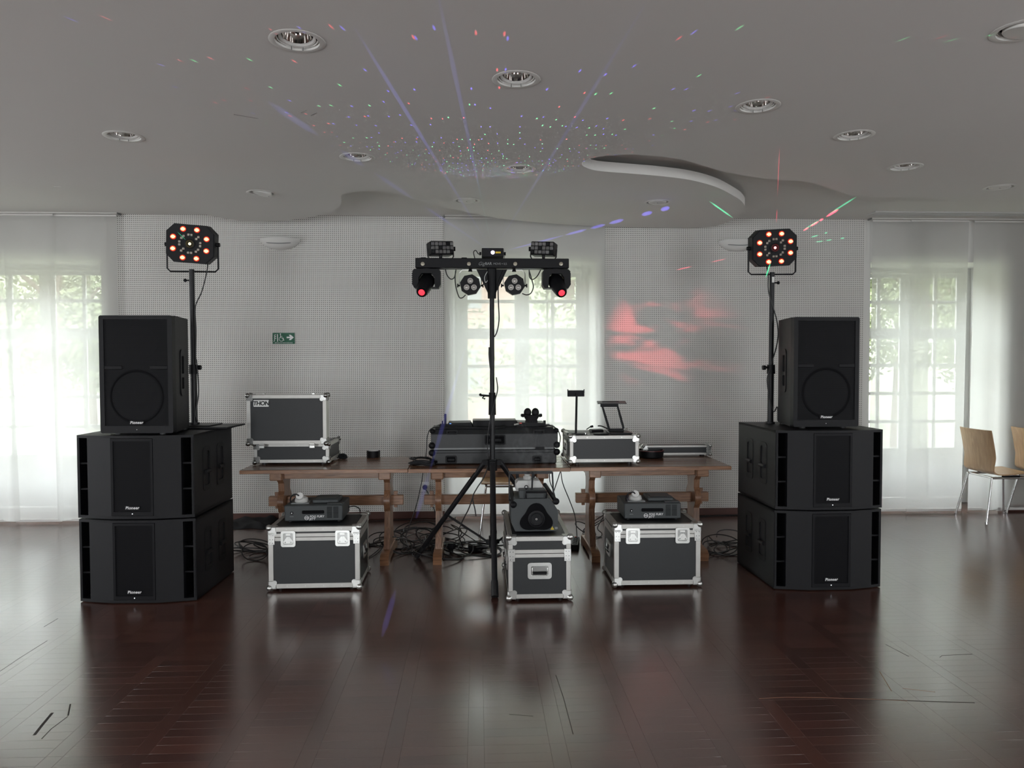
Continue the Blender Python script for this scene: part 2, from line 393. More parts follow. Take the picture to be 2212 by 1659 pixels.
def grille_mat(name, pitch, open_r, col, chans=('X', 'Z')):
    m = bpy.data.materials.new(name); m.use_nodes = True; nt = m.node_tree; b = nt.nodes['Principled BSDF']; out = nt.nodes['Material Output']
    b.inputs['Base Color'].default_value = (*col, 1); b.inputs['Roughness'].default_value = 0.5; b.inputs['Specular IOR Level'].default_value = 0.18
    tc = N(nt, 'ShaderNodeTexCoord'); sp = N(nt, 'ShaderNodeSeparateXYZ'); nt.links.new(tc.outputs['Object'], sp.inputs[0]); d = []
    row = N(nt, 'ShaderNodeMath', operation='DIVIDE'); row.inputs[1].default_value = pitch; nt.links.new(sp.outputs[chans[1]], row.inputs[0])
    fl = N(nt, 'ShaderNodeMath', operation='FLOOR'); nt.links.new(row.outputs[0], fl.inputs[0])
    hf = N(nt, 'ShaderNodeMath', operation='MULTIPLY'); hf.inputs[1].default_value = 0.5; nt.links.new(fl.outputs[0], hf.inputs[0])
    cx = N(nt, 'ShaderNodeMath', operation='DIVIDE'); cx.inputs[1].default_value = pitch; nt.links.new(sp.outputs[chans[0]], cx.inputs[0])
    cs = N(nt, 'ShaderNodeMath', operation='ADD'); nt.links.new(cx.outputs[0], cs.inputs[0]); nt.links.new(hf.outputs[0], cs.inputs[1])
    for src in (row, cs):
        f = N(nt, 'ShaderNodeMath', operation='FRACT'); nt.links.new(src.outputs[0], f.inputs[0])
        s = N(nt, 'ShaderNodeMath', operation='SUBTRACT'); s.inputs[1].default_value = 0.5; nt.links.new(f.outputs[0], s.inputs[0])
        p = N(nt, 'ShaderNodeMath', operation='POWER'); p.inputs[1].default_value = 2.0; nt.links.new(s.outputs[0], p.inputs[0]); d.append(p)
    sm = N(nt, 'ShaderNodeMath', operation='ADD'); nt.links.new(d[0].outputs[0], sm.inputs[0]); nt.links.new(d[1].outputs[0], sm.inputs[1])
    lt = N(nt, 'ShaderNodeMath', operation='LESS_THAN'); lt.inputs[1].default_value = open_r**2; nt.links.new(sm.outputs[0], lt.inputs[0])
    tr = N(nt, 'ShaderNodeBsdfTransparent'); mx = N(nt, 'ShaderNodeMixShader')
    nt.links.new(lt.outputs[0], mx.inputs[0]); nt.links.new(b.outputs[0], mx.inputs[1]); nt.links.new(tr.outputs[0], mx.inputs[2]); nt.links.new(mx.outputs[0], out.inputs[0])
    return m
M_GRILLE = grille_mat('steel_mesh_grille', 0.006, 0.33, (0.0045, 0.0045, 0.006))

def leaf_mat(name, col):
    m, nt, b = newmat(name); oi = N(nt, 'ShaderNodeNewGeometry')
    no = N(nt, 'ShaderNodeTexNoise'); no.inputs['Scale'].default_value = 1.3; nt.links.new(oi.outputs['Position'], no.inputs['Vector'])
    mx = N(nt, 'ShaderNodeMix', data_type='RGBA'); mx.inputs[6].default_value = (*[c*0.55 for c in col], 1); mx.inputs[7].default_value = (*[min(1, c*1.5) for c in col], 1)
    nt.links.new(no.outputs['Fac'], mx.inputs[0]); nt.links.new(mx.outputs[2], b.inputs['Base Color']); b.inputs['Roughness'].default_value = 0.6
    return m
M_LEAF = leaf_mat('tree_leaf_green', (0.13, 0.15, 0.075))
M_LEAF2 = leaf_mat('pale_leaf_green', (0.19, 0.205, 0.12))
M_BARK = pbr('tree_bark', (0.12, 0.09, 0.07), 0.9, var=0.3, nscale=20)
M_GRASS = pbr('lawn', (0.13, 0.135, 0.095), 0.9, var=0.3, nscale=3)
M_BRICK = pbr('rosy_render', (0.36, 0.25, 0.205), 0.9, var=0.15, nscale=2)
M_TILE = pbr('roof_tile', (0.30, 0.14, 0.09), 0.85, var=0.25, nscale=6)

M_BANK = leaf_mat('wooded_slope', (0.19, 0.20, 0.135))
# ================================================================== THE ROOM
# ---- floor: base plus framed-square parquet (four boards per square, one strip between squares)
fl = MB().box(ROOM_L-0.3, ROOM_R+0.3, ROOM_B-0.3, WIN_Y+0.25, -0.12, -0.0012).build('floor', M_FLOOR)
tag(fl, 'dark red-brown varnished parquet floor of framed squares', None, None, 'structure')
PER, STR, GAP = 0.32, 0.064, 0.0005
X0, Y0 = -0.043, 2.848-0.0
BW = (PER-STR)/4
def board_mesh(w, d, name):
    b = 0.0003
    return MB().box(GAP/2, w-GAP/2, GAP/2, d-GAP/2, -0.0012, 0.0, b=b).mesh(name, M_FLOOR)
pieces = []
for i in range(-19, 20):
    for j in range(-1, 14):
        x, y = X0+i*PER, Y0+j*PER
        for k in range(4): pieces.append((x+STR, y+STR+k*BW, PER-STR, BW))
        pieces.append((x+STR, y, PER-STR, STR)); pieces.append((x, y, STR, PER))
pieces = [p for p in pieces if p[1]+p[3] < WALL_Y and abs(p[0]+p[2]/2) < (p[1]+p[3]/2)*0.76+0.25]
def px_size(p):
    y = p[1]+p[3]/2; return 1.0/(y*y)
singles, rest = [], []
for p in sorted(pieces, key=lambda q: -px_size(q)):
    y = p[1]+p[3]/2; x = p[0]+p[2]/2
    vis = y > 2.60 and abs(x-y*0.0466) < y*0.70
    (singles if (vis and len(singles) < 300) else rest).append(p)
shared = {}
for p in singles:
    key = (round(p[2], 4), round(p[3], 4))
    if key not in shared: shared[key] = board_mesh(p[2], p[3], 'floor_board')
    o = link('floor_board', shared[key], fl, T(p[0], p[1], 0))
rb = MB(); vals = []
for p in rest:
    n0 = len(rb.f); rb.box(p[0]+GAP/2, p[0]+p[2]-GAP/2, p[1]+GAP/2, p[1]+p[3]-GAP/2, -0.0012, 0.0); vals += [random.random()]*(len(rb.f)-n0)
ro = rb.build('parquet_boards', M_FLOOR, fl, fixn=False); ro['kind'] = 'stuff'
av = ro.data.attributes.new('board', 'FLOAT', 'FACE'); av.data.foreach_set('value', vals)
# scratches gouged in the varnish
def scratch(pts, w, mat):
    P = [gz(*p, 0.0) for p in pts]; mb = MB(); n = len(P)
    for i in range(n-1):
        d = (P[i+1]-P[i]); d.z = 0; s = Vector((-d.y, d.x, 0)).normalized()*w
        a, b = P[i], P[i+1]; z = 0.0009
        mb.add([(a.x-s.x, a.y-s.y, 0), (a.x+s.x, a.y+s.y, 0), (b.x+s.x, b.y+s.y, 0), (b.x-s.x, b.y-s.y, 0), (a.x, a.y, z), (b.x, b.y, z)],
               [(0, 4, 5, 3), (4, 1, 2, 5), (0, 1, 4), (3, 5, 2)])
    mb.build('floor_scratch', mat, fl)
scratch([(1640, 1509), (1700, 1506), (1780, 1507), (1900, 1511), (1960, 1514)], 0.0022, M_SCRATCHL)
scratch([(1905, 1511), (2000, 1515), (2105, 1518)], 0.0035, M_SCRATCH)
scratch([(113, 1540), (92, 1565), (74, 1588)], 0.006, M_SCRATCH)
scratch([(152, 1521), (147, 1546)], 0.003, M_SCRATCH)
scratch([(146, 1548), (110, 1575), (90, 1596)], 0.0022, M_SCRATCH)
scratch([(0, 1450), (40, 1423), (102, 1384)], 0.0018, M_SCRATCH)
scratch([(95, 1354), (125, 1336)], 0.002, M_SCRATCH)
scratch([(1201, 1459), (1218, 1510), (1238, 1586)], 0.0014, M_SCRATCH)
scratch([(1100, 1543), (1152, 1547)], 0.0016, M_SCRATCH)
scratch([(1900, 1450), (1926, 1493)], 0.0016, M_SCRATCHL)
scratch([(1913, 1392), (1963, 1418)], 0.0016, M_SCRATCH)
scratch([(2030, 1420), (2035, 1416), (2100, 1413)], 0.0014, M_SCRATCH)
scratch([(1950, 1487), (2020, 1495)], 0.0014, M_SCRATCHL)

# ---- walls
def wall(name, segs, label, mat=None):
    mb = MB()
    for s in segs: mb.box(*s)
    o = mb.build(name, mat or M_PLASTER); return tag(o, label, None, None, 'structure')
segs = []; xs = [ROOM_L-0.3]
for a, b in WINDOWS: xs += [a, b]
xs.append(ROOM_R+0.3)
for i in range(0, len(xs), 2): segs.append((xs[i], xs[i+1], WALL_Y, WIN_Y+0.12, -0.1, CEIL_Z+0.3))
for a, b in WINDOWS: segs.append((a, b, WALL_Y, WIN_Y+0.12, OPEN_TOP, CEIL_Z+0.3))
wb = wall('wall_back', segs, 'white plastered back wall with deep window reveals')
PERFS = [(ROOM_L, -5.16), (-3.425, -0.318), (1.223, 3.755), (5.215, ROOM_R)]
for a, b in PERFS:
    MB().box(a, b, WALL_Y-0.022, WALL_Y+0.001, 0.066, CEIL_Z).build('acoustic_panel', M_PERF, wb)
segs = []; ys = [ROOM_B]
for a, b in SIDE_FILL_WINDOWS: ys += [a, b]
ys.append(WALL_Y)
for i in range(0, len(ys), 2): segs.append((ROOM_L-0.3, ROOM_L, ys[i], ys[i+1], -0.1, CEIL_Z+0.3))
for a, b in SIDE_FILL_WINDOWS: segs += [(ROOM_L-0.3, ROOM_L, a, b, 2.5, CEIL_Z+0.3), (ROOM_L-0.3, ROOM_L, a, b, -0.1, 0.2)]
wall('wall_left', segs, 'white side wall with unseen fill-light windows')
a, b = RIGHT_FILL_WINDOWS[0]
wall('wall_right', [(ROOM_R, ROOM_R+0.3, ROOM_B, a, -0.1, CEIL_Z+0.3), (ROOM_R, ROOM_R+0.3, b, WALL_Y, -0.1, CEIL_Z+0.3),
                    (ROOM_R, ROOM_R+0.3, a, b, 2.5, CEIL_Z+0.3), (ROOM_R, ROOM_R+0.3, a, b, -0.1, 0.2)], 'white side wall with an added fill-light window')
segs = []; xs = [ROOM_L-0.3]
for a, b in REAR_FILL_WINDOWS: xs += [a, b]
xs.append(ROOM_R+0.3)
for i in range(0, len(xs), 2): segs.append((xs[i], xs[i+1], ROOM_B-0.3, ROOM_B, -0.1, CEIL_Z+0.3))
for a, b in REAR_FILL_WINDOWS: segs += [(a, b, ROOM_B-0.3, ROOM_B, 2.5, CEIL_Z+0.3), (a, b, ROOM_B-0.3, ROOM_B, -0.1, 0.2)]
wall('wall_front', segs, 'white wall with unseen fill-light windows behind the camera')
bb = MB()
for a, b in PERFS: bb.box(a, b, WALL_Y-0.03, WALL_Y, 0, 0.068, b=0.004)
tag(bb.build('baseboard_back', M_BASEB), 'low red-brown baseboard under the perforated panels', None, None, 'structure')

# ---- upper ceiling, lowered ceiling with curved edge, slot and lamp holes
LAMPS = [  # px, py, state
    (642, 89, 'open'), (1115, 172, 'open'), (268, 295, 'open'), (772, 340, 'open'), (1122, 366, 'open'), (565, 417, 'tilted'),
    (1008, 434, 'closed'), (1420, 437, 'closed'), (1637, 230, 'open'), (1845, 293, 'open'), (1955, 361, 'open'), (2160, 405, 'closed'), (2208, 66, 'tilted')]
tag(MB().box(ROOM_L-0.3, ROOM_R+0.3, ROOM_B-0.3, WIN_Y+0.12, CEIL_Z, CEIL_Z+0.2).build('ceiling', M_CEIL), 'white upper ceiling along the windows', None, None, 'structure')
edge_px = [(0, 398), (120, 404), (231, 412), (362, 441), (455, 466), (532, 478), (600, 477), (660, 471), (705, 461), (730, 449), (737, 438), (737, 425), (748, 417), (790, 413),
           (850, 417), (885, 426), (925, 439), (941, 443), (996, 455), (1061, 469), (1096, 474), (1180, 482), (1267, 488), (1320, 490), (1420, 492), (1490, 492.5), (1545, 488), (1582, 475),
           (1602, 459), (1609, 447), (1601, 434), (1583, 422), (1547, 404), (1492, 389), (1423, 380), (1351, 374), (1292, 369), (1264, 361), (1257, 353),
           (1270, 345), (1300, 338), (1350, 334), (1400, 336), (1473, 345), (1528, 361), (1565, 371), (1620, 381), (1657, 386), (1735, 392)]
E1 = [gz(px, py, SLAB_Z) for px, py in edge_px]
E1 = [Vector((p.x, min(p.y, WALL_Y-0.06), 0)) for p in E1]
outline = smooth_path([Vector((ROOM_L-0.1, 5.0, 0))]+E1, 5)
outline += [gz(px, py, SLAB_Z) for px, py in ((1749, 393), (1804, 411), (1846, 424), (1914, 427), (2050, 430), (2171, 433), (2230, 420))]
outline += [Vector((ROOM_R+0.1, 5.2, 0)), Vector((ROOM_R+0.1, ROOM_B-0.1, 0)), Vector((ROOM_L-0.1, ROOM_B-0.1, 0))]
lamp_pos = []
holes = []
for px, py, st in LAMPS:
    p = gz(px, py, SLAB_Z); lamp_pos.append((p.x, p.y, st)); holes.append([(p.x+0.088*cos(2*pi*k/24), p.y+0.088*sin(2*pi*k/24)) for k in range(24)])
sl = MB().ringprism([(p.x, p.y) for p in outline], holes, SLAB_Z, SLAB_Z+0.066).build('ceiling_lowered', M_CEIL, ang=30)
tag(sl, 'lowered white ceiling with a wavy curved edge and a curling slot', None, None, 'structure')
sc_ = MB()
for a, b in (((505, 247), (558, 256)), ((650, 243), (662, 238)), ((672, 249), (684, 243))):
    p, q = gz(*a, SLAB_Z), gz(*b, SLAB_Z); sc_.cyl(p, q, 0.0025, 0.0015, 5)
sc_.build('ceiling_mark', pbr('ceiling_scuff', (0.25, 0.24, 0.23), 0.9), sl)
vent = thing('ceiling_vent', 'long white slot vent set in the ceiling beside the window with chairs', 'vent', (gz(2150, 459, CEIL_Z).x, gz(2150, 461, CEIL_Z).y, CEIL_Z))
VL = 2.3
MB().ringprism([(-VL/2, -0.07), (VL/2, -0.07), (VL/2, 0.07), (-VL/2, 0.07)], [[(-VL/2+0.015, -0.055), (VL/2-0.015, -0.055), (VL/2-0.015, 0.055), (-VL/2+0.015, 0.055)]], -0.012, 0.001).build('vent_frame', M_FRAMEW, vent)
MB().box(-VL/2+0.015, VL/2-0.015, -0.055, 0.055, -0.002, 0.0).build('vent_back', M_BLACKM, vent)
for k in range(3): MB().box(-VL/2+0.014, VL/2-0.014, -0.006, 0.006, -0.011, -0.003, T(0, -0.028+0.028*k, 0)).build('vent_slat', M_FRAMEW, vent)

# ---- recessed ceiling spots
def lathe_obj(name, prof, mat, parent, n=28, M=None): return MB().lathe(prof, n, M).build(name, mat, parent)
lamp_labels = [
    'recessed ceiling spot nearest the top edge, off toward the left speaker', 'recessed ceiling spot high above the centre light bar',
    'recessed ceiling spot farthest left, above the left window curtain', 'recessed ceiling spot just in front of the left ceiling curve',
    'recessed ceiling spot directly above the laser on the light bar', 'recessed ceiling spot turned out of its ring, a white blade hanging below',
    'shut white ceiling spot flush at the curved edge above the light bar', 'shut white ceiling spot on the rounded ceiling tongue by the slot',
    'recessed ceiling spot in front of the curling ceiling slot', 'second recessed ceiling spot of the right-hand slanting row',
    'third recessed ceiling spot of the right-hand row, above the right speaker', 'shut white ceiling spot farthest right near the vent',
    'tilted ceiling spot cut by the top right corner of the picture']
def downlight(x, y, st, lab):
    t = thing('ceiling_spot', lab, 'ceiling light', (x, y, SLAB_Z), math.degrees(math.atan2(-x, y)), 'recessed ceiling spots')
    lathe_obj('trim_ring', [(0.086, 0.02), (0.086, -0.0015), (0.105, -0.003), (0.109, -0.001), (0.109, 0.001)], M_RINGW, t)
    lathe_obj('inner_ring', [(0.086, 0.012), (0.078, 0.006), (0.078, 0.022), (0.086, 0.026)], M_RINGW, t)
    lathe_obj('housing', [(0.087, 0.02), (0.087, 0.098), (0.0, 0.098)], M_BLACKM, t)
    if st == 'open':
        g = lathe_obj('lamp_cup', [(0.072, 0.0), (0.072, 0.03), (0.062, 0.034), (0.060, 0.012), (0.066, 0.002), (0.072, 0.0)], M_RINGW, t, M=T(0, 0.004, 0.014) @ RX(-6))
        rf = lathe_obj('reflector', [(0.060, 0.012), (0.055, 0.040), (0.036, 0.062), (0.012, 0.074), (0.0, 0.075)], M_REFL, t, n=14, M=T(0, 0.004, 0.012) @ RX(-6))
        MB().cyl((0, 0, 0.07), (0, 0, 0.032), 0.010, 0.006, 10).sphere((0, 0, 0.032), 0.012, 10, 6).build('bulb', M_BLACKP, t, T(0, 0.004, 0.012) @ RX(-6))
        for s in (-1, 1): MB().box(s*0.022-0.0015, s*0.022+0.0015, 0.055, 0.082, 0.001, 0.005, T(0, 0, -0.003)).build('clip', M_GREYP, t)
    elif st == 'closed':
        lathe_obj('shut_cup', [(0.0, -0.004), (0.066, -0.003), (0.072, 0.002), (0.070, 0.04), (0.0, 0.05)], M_RINGW, t)
        MB().cyl((0, 0, -0.006), (0, 0, 0), 0.004, n=8).build('screw', M_GREYP, t)
    else:
        tilt = RY(12 if x < 0 else 9)
        lathe_obj('tilted_disc', [(0.0, -0.010), (0.066, -0.010), (0.070, -0.006), (0.070, 0.016), (0.064, 0.020), (0.0, 0.020)], M_RINGW, t, M=T(0.004, 0.0, 0.0) @ tilt)
        MB().cyl((0.05, 0, -0.013), (0.05, 0, -0.008), 0.004, n=8).build('screw', M_GREYP, t, T(0.004, 0, 0.0) @ tilt)
for (x, y, st), lab in zip(lamp_pos, lamp_labels): downlight(x, y, st, lab)

# ---- windows: tall casements with six rows of panes and a solid foot panel
def window(idx, a, b):
    w = b-a; t = thing('window_%d' % idx, None, None, ((a+b)/2, WIN_Y, 0)); t['kind'] = 'structure'
    t['label'] = ['white casement window behind the left speaker', 'white casement window behind the light bar', 'white casement window behind the plywood chairs'][idx-1]
    h = OPEN_TOP; hw = w/2
    MB().ringprism([(-hw, 0.0), (hw, 0.0), (hw, h), (-hw, h)], [[(-hw+0.05, 0.05), (hw-0.05, 0.05), (hw-0.05, h-0.05), (-hw+0.05, h-0.05)]], -0.04, 0.04, FRONT).build('window_frame', M_FRAMEW, t)
    pane_mesh = {}
    for s in (-1, 1):
        x0, x1 = (-hw+0.05, 0.0) if s < 0 else (0.0, hw-0.05)
        st_in, st_out = 0.075, 0.08
        g0, g1 = (x0+st_out, x1-st_in) if s < 0 else (x0+st_in, x1-st_out)
        zr = [0.56, 0.855, 1.15, 1.445, 1.74]          # lower four rows (bottoms + top)
        zt = [1.815, 2.105, 2.375]
        xm = (g0+g1)/2; mu = 0.017; holes_ = []
        for zz in (zr, zt):
            for k in range(len(zz)-1):
                for (c0, c1) in ((g0, xm-mu), (xm+mu, g1)):
                    holes_.append((c0, c1, zz[k]+0.017, zz[k+1]-0.017))
        hl = [[(c0, z0), (c1, z0), (c1, z1), (c0, z1)] for c0, c1, z0, z1 in holes_]
        sash = MB().ringprism([(x0, 0.055), (x1, 0.055), (x1, h-0.055), (x0, h-0.055)], hl, -0.011, 0.011, FRONT)
        so = sash.build('sash', M_FRAMEW, t)
        MB().box(g0, g1, -0.02, -0.010, 0.16, 0.44, b=0.004).build('foot_panel', M_FRAMEW, so)
        for c0, c1, z0, z1 in holes_:
            key = (round(c1-c0, 4), round(z1-z0, 4))
            if key not in pane_mesh: pane_mesh[key] = MB().box(-0.004, c1-c0+0.004, -0.002, 0.002, -0.004, z1-z0+0.004).mesh('pane', M_GLASS)
            link('pane', pane_mesh[key], so, T(c0, 0, z0))
    MB().cyl((0.0, -0.07, 1.15), (0.0, -0.02, 1.15), 0.012).box(-0.012, 0.012, -0.085, -0.065, 1.05, 1.16, b=0.004).build('window_handle', M_WHITEP, t)
for i, (a, b) in enumerate(WINDOWS): window(i+1, a, b)

# ---- sliding panel curtains on ceiling tracks
CUR_Y = 7.015
def curtain(px0, px1, lab, dy=0.0, skew0=0.0, skew1=0.0, fold=None, ph=0.0):
    y = CUR_Y+dy; x0, x1 = at(px0, 780, y).x, at(px1, 780, y).x
    t = thing('sheer_curtain', lab, 'curtain', ((x0+x1)/2, y, 0.0), 0, 'sheer sliding curtain panels')
    w = x1-x0; nx, nz = 18, 22; z0, z1 = 0.035, CEIL_Z-0.022; vs = []; fs = []
    for j in range(nz+1):
        v = j/nz; z = z0+(z1-z0)*v
        for i in range(nx+1):
            u = i/nx; xx = -w/2+w*u+(1-v)*(skew0*(1-u)+skew1*u)
            yy = 0.004*sin(u*4.0+ph)*(1-v*0.6)+0.0015*sin(u*9+v*3+ph)*(1-v)
            if fold is not None: yy += -0.05*math.exp(-((u-fold)/0.09)**2)*(1-v)**0.8
            vs.append((xx, yy, z))
    for j in range(nz):
        for i in range(nx): k = j*(nx+1)+i; fs.append((k, k+1, k+nx+2, k+nx+1))
    MB().add(vs, fs).build('sheer_cloth', M_CURTAIN, t, ang=80, fixn=False)
    MB().box(-w/2+skew0, w/2+skew1, -0.004, 0.004, 0.022, 0.047, b=0.002).build('hem_bar', M_WHITEP, t)
    MB().box(-w/2, w/2, -0.005, 0.005, z1-0.008, z1+0.008, b=0.002).build('carrier_bar', M_RINGW, t)
curtain(-115, 20, 'sheer curtain panel at the picture\'s far left edge', 0.0, 0, 0.08, 0.9, 0.5)
curtain(12, 121, 'sheer curtain panel, middle of the left window', -0.018, 0.06, 0.03, None, 1.0)
curtain(112, 257, 'sheer curtain panel beside the perforated wall behind the left speaker', 0.0, 0.04, 0.0, 0.06, 2.2)
curtain(963, 1064, 'sheer curtain panel left of the light bar pole', 0.0, 0, 0, None, 0.2)
curtain(1058, 1184, 'sheer curtain panel straight behind the light bar pole', -0.018, 0.02, 0.0, None, 1.4)
curtain(1180, 1307, 'sheer curtain panel behind the phone stand', 0.0, 0.0, 0, 0.05, 2.6)
curtain(1881, 2005, 'sheer curtain panel just right of the right speaker', 0.0, 0, 0, None, 0.7)
curtain(1964, 2088, 'sheer curtain panel between the gap and the right speaker', -0.018, -0.01, -0.03, None, 1.9)
curtain(2100, 2228, 'sheer curtain panel behind the plywood chairs', 0.0, -0.02, 0, 0.35, 0.1)
for i, (p0, p1) in enumerate(((-180, 258), (960, 1310), (1878, 2260))):
    a, b = at(p0, 470, CUR_Y).x, at(p1, 470, CUR_Y).x
    t = thing('curtain_track', ['white curtain track over the left window', 'white curtain track over the middle window', 'white curtain track over the right window'][i], 'curtain track', (0, CUR_Y-0.01, CEIL_Z))
    MB().box(a, b, -0.035, 0.035, -0.012, 0.0, b=0.003).build('rail', M_RINGW, t)
    MB().box(b-0.004 if i == 0 else a-0.004, b+0.004 if i == 0 else a+0.004, -0.036, 0.036, -0.016, 0.0, b=0.002).build('end_cap', M_GREYP, t)

# ---- wall bowls, escape sign, socket
def wall_bowl(px, py, lab):
    p = at(px, py, WALL_Y-0.022); t = thing('wall_uplight', lab, 'wall lamp', p, 0, 'white bowl wall lamps')
    R_, H_ = 0.185, 0.105
    vs = []; n, m_ = 20, 7
    def bowl(sc, z_off):
        out = []
        for i in range(m_+1):
            a = (pi/2)*i/m_
            for k in range(n+1):
                th = pi*k/n
                out.append((sc*R_*cos(a)*cos(th), -sc*0.105*cos(a)*sin(th), z_off-sc*H_*sin(a)))
        return out
    o1 = bowl(1.0, 0.055); o2 = bowl(0.93, 0.055); W = n+1; fs = []
    for base in (0, len(o1)):
        for i in range(m_):
            for k in range(n): q = base+i*W+k; fs.append((q, q+1, q+W+1, q+W))
    for k in range(n): fs.append((k, k+1, len(o1)+k+1, len(o1)+k))
    MB().add(o1+o2, fs).build('bowl', M_PLASTER, t)
    MB().tube([(R_*0.80*cos(pi*k/20), -0.105*0.98*sin(pi*k/20)*0.92-0.004, 0.030-0.03*sin(pi*k/20)) for k in range(2, 19)], 0.004, 6).build('grey_band', M_GREYP, t)  # thin grey band along the bowl front
wall_bowl(606, 529, 'white half-bowl wall lamp on the left perforated wall')
wall_bowl(1592, 533, 'white half-bowl wall lamp beside the right effect light')
p = at(613, 731, WALL_Y-0.024)
sg = thing('exit_sign', 'green evacuation sign with wheelchair and arrow on the perforated wall', 'sign', p)
SW, SH = 0.204, 0.104
MB().box(-SW/2, SW/2, -0.003, 0.002, -SH/2, SH/2, b=0.001).build('sign_plate', M_GREEN, sg)
def sgn(mb, name): return mb.build(name, M_LOGO, sg, T(0, -0.0032, 0) @ FRONT)
sgn(MB().prism([(0.028, 0.004), (0.06, 0.004), (0.05, -0.006+0.022), (0.066, 0.016+0.008), (0.092, 0.009), (0.066, -0.012), (0.05, -0.006), (0.056, 0.0), (0.028, 0.0)][::-1] if False else
        [(0.028, 0.016), (0.060, 0.016), (0.048, 0.034), (0.066, 0.034), (0.094, 0.009), (0.066, -0.016), (0.048, -0.016), (0.060, 0.002), (0.028, 0.002)], 0, 0.0008), 'arrow')
wc = MB().tube([(-0.022+0.020*cos(radians(a)), -0.006+0.020*sin(radians(a)), 0.0005) for a in range(110, 400, 15)], 0.0022, 6)
wc.cyl((-0.030, 0.040, 0), (-0.030, 0.040, 0.0008), 0.006, n=12); wc.tube([(-0.030, 0.031, 0.0004), (-0.028, 0.006, 0.0004), (-0.010, 0.004, 0.0004), (-0.002, -0.018, 0.0004), (0.006, -0.016, 0.0004)], 0.0032, 6)
wc.tube([(-0.029, 0.020, 0.0004), (-0.012, 0.018, 0.0004)], 0.0024, 6); sgn(wc, 'wheelchair_symbol')
sgn(MB().box(-0.060, -0.053, -0.030, 0.040, 0, 0.0008), 'door_symbol')
fm = MB()
for k in range(3): fm.tube([(-0.092+0.008*k, -0.028+0.02*k, 0.0004), (-0.082, -0.02+0.02*k, 0.0004), (-0.086, -0.008+0.02*k, 0.0004), (-0.070, 0.002+0.016*k, 0.0004)], 0.0032, 6)
sgn(fm, 'flame_symbol')
text('sign_lettering', "ESPACE D'ATTENTE SECURISE", 0.0125, M_LOGO, sg, T(0, -0.0034, -0.042) @ FRONT, 0.0003)
p = at(918, 1052, WALL_Y-0.024)
sk = thing('wall_socket', 'white wall socket with a black plug beside the middle table leg', 'socket', p)
MB().box(-0.045, 0.045, -0.008, 0.0, -0.045, 0.045, b=0.004).build('socket_plate', M_WHITEP, sk)
MB().cyl((0, -0.035, 0), (0, -0.006, 0), 0.021, 0.024, 16).cyl((0, -0.06, -0.004), (0, -0.03, 0), 0.008, 0.014, 10).build('plug', M_RUBBER, sk)
MB().tube(smooth_path([(0, -0.055, -0.003), (0.03, -0.10, -0.03), (0.06, -0.12, -0.10), (0.10, -0.10, -0.22), (0.13, -0.12, -0.335)], 6), 0.0045, 6).build('cord', M_RUBBER, sk)

# ---- outside: lawn, trees, neighbouring house
tag(MB().box(-40, 40, WIN_Y+0.4, 60, -0.5, -0.3).build('ground', M_GRASS), 'lawn outside the windows', None, None, 'structure')
hv = []; hf = []
for i in range(41):
    for j in range(9):
        x = -40+2.0*i; v = j/8.0; hv.append((x, 24+9*v, -0.4+8.5*v**0.8+0.7*sin(x*0.4+3*v)*v+0.35*sin(x*1.3)*v))
for i in range(40):
    for j in range(8): k = i*9+j; hf.append((k, k+9, k+10, k+1))
hill = MB().add(hv+[(x, y+8, -0.5) for x, y, z in hv if abs(y-33) < 1e-6], hf).build('hill', M_BANK)
tag(hill, 'wooded green slope beyond the garden', None, None, 'structure')
def tree(x, y, h, r, lab, mat, n=1500):
    n = n*6
    t = thing('garden_tree', lab, 'tree', (x, y, -0.3), random.uniform(0, 360), 'trees outside the windows')
    tk = MB().tube(smooth_path([(0, 0, 0), (0.08, 0.03, h*0.3), (-0.05, 0.05, h*0.6), (0.05, 0, h*0.9)], 4), [0.16*(1-i/14.0)+0.02 for i in range(13)], 8)
    for k in range(6):
        a = random.uniform(0, 2*pi); z = h*random.uniform(0.35, 0.7); tk.cyl((0, 0, z), (r*0.7*cos(a), r*0.7*sin(a), z+h*0.2), 0.05, 0.015, 6)
    tk.build('trunk', M_BARK, t)
    vs = []; fs = []
    cl = [(random.gauss(0, r*0.45), random.gauss(0, r*0.45), h*random.uniform(0.22, 1.0), r*random.uniform(0.3, 0.55)) for _ in range(16)]
    for k in range(n):
        c = random.choice(cl); d = Vector((random.gauss(0, 1), random.gauss(0, 1), random.gauss(0, 1))).normalized()*c[3]*random.uniform(0.6, 1)
        p = Vector(c[:3])+d; s = random.uniform(0.026, 0.055)
        u = Vector((random.gauss(0, 1), random.gauss(0, 1), random.gauss(0, 1))).normalized(); w = u.orthogonal().normalized()*s; u = u*s*1.6; b = len(vs)
        vs += [tuple(p-u), tuple(p+w), tuple(p+u), tuple(p-w)]; fs.append((b, b+1, b+2, b+3))
    o = MB().add(vs, fs).build('foliage', mat, t, fixn=False); o['kind'] = 'stuff'
tree(-7.6, 13.8, 6.0, 2.0, 'leafy garden tree seen through the far left curtain', M_LEAF)
tree(-10.2, 20.0, 7.5, 2.2, 'tall pale tree standing farther off beyond the left window', M_LEAF2, 1800)
tree(1.9, 15.0, 6.5, 2.0, 'leafy tree seen through the middle window, right of the pole', M_LEAF2, 1800)
tree(8.2, 14.0, 6.5, 2.2, 'leafy tree seen just right of the right speaker', M_LEAF, 1800)
tree(12.4, 18.0, 7.0, 2.2, 'pale tree beyond the right window and the chairs', M_LEAF2, 1800)
tree(5.4, 19.0, 8.0, 2.8, 'distant dark tree between middle and right windows', M_LEAF, 1500)
hs = thing('neighbour_house', 'rosy rendered house seen through the middle window, left of the pole', 'house', (-1.6, 21.0, -0.3))
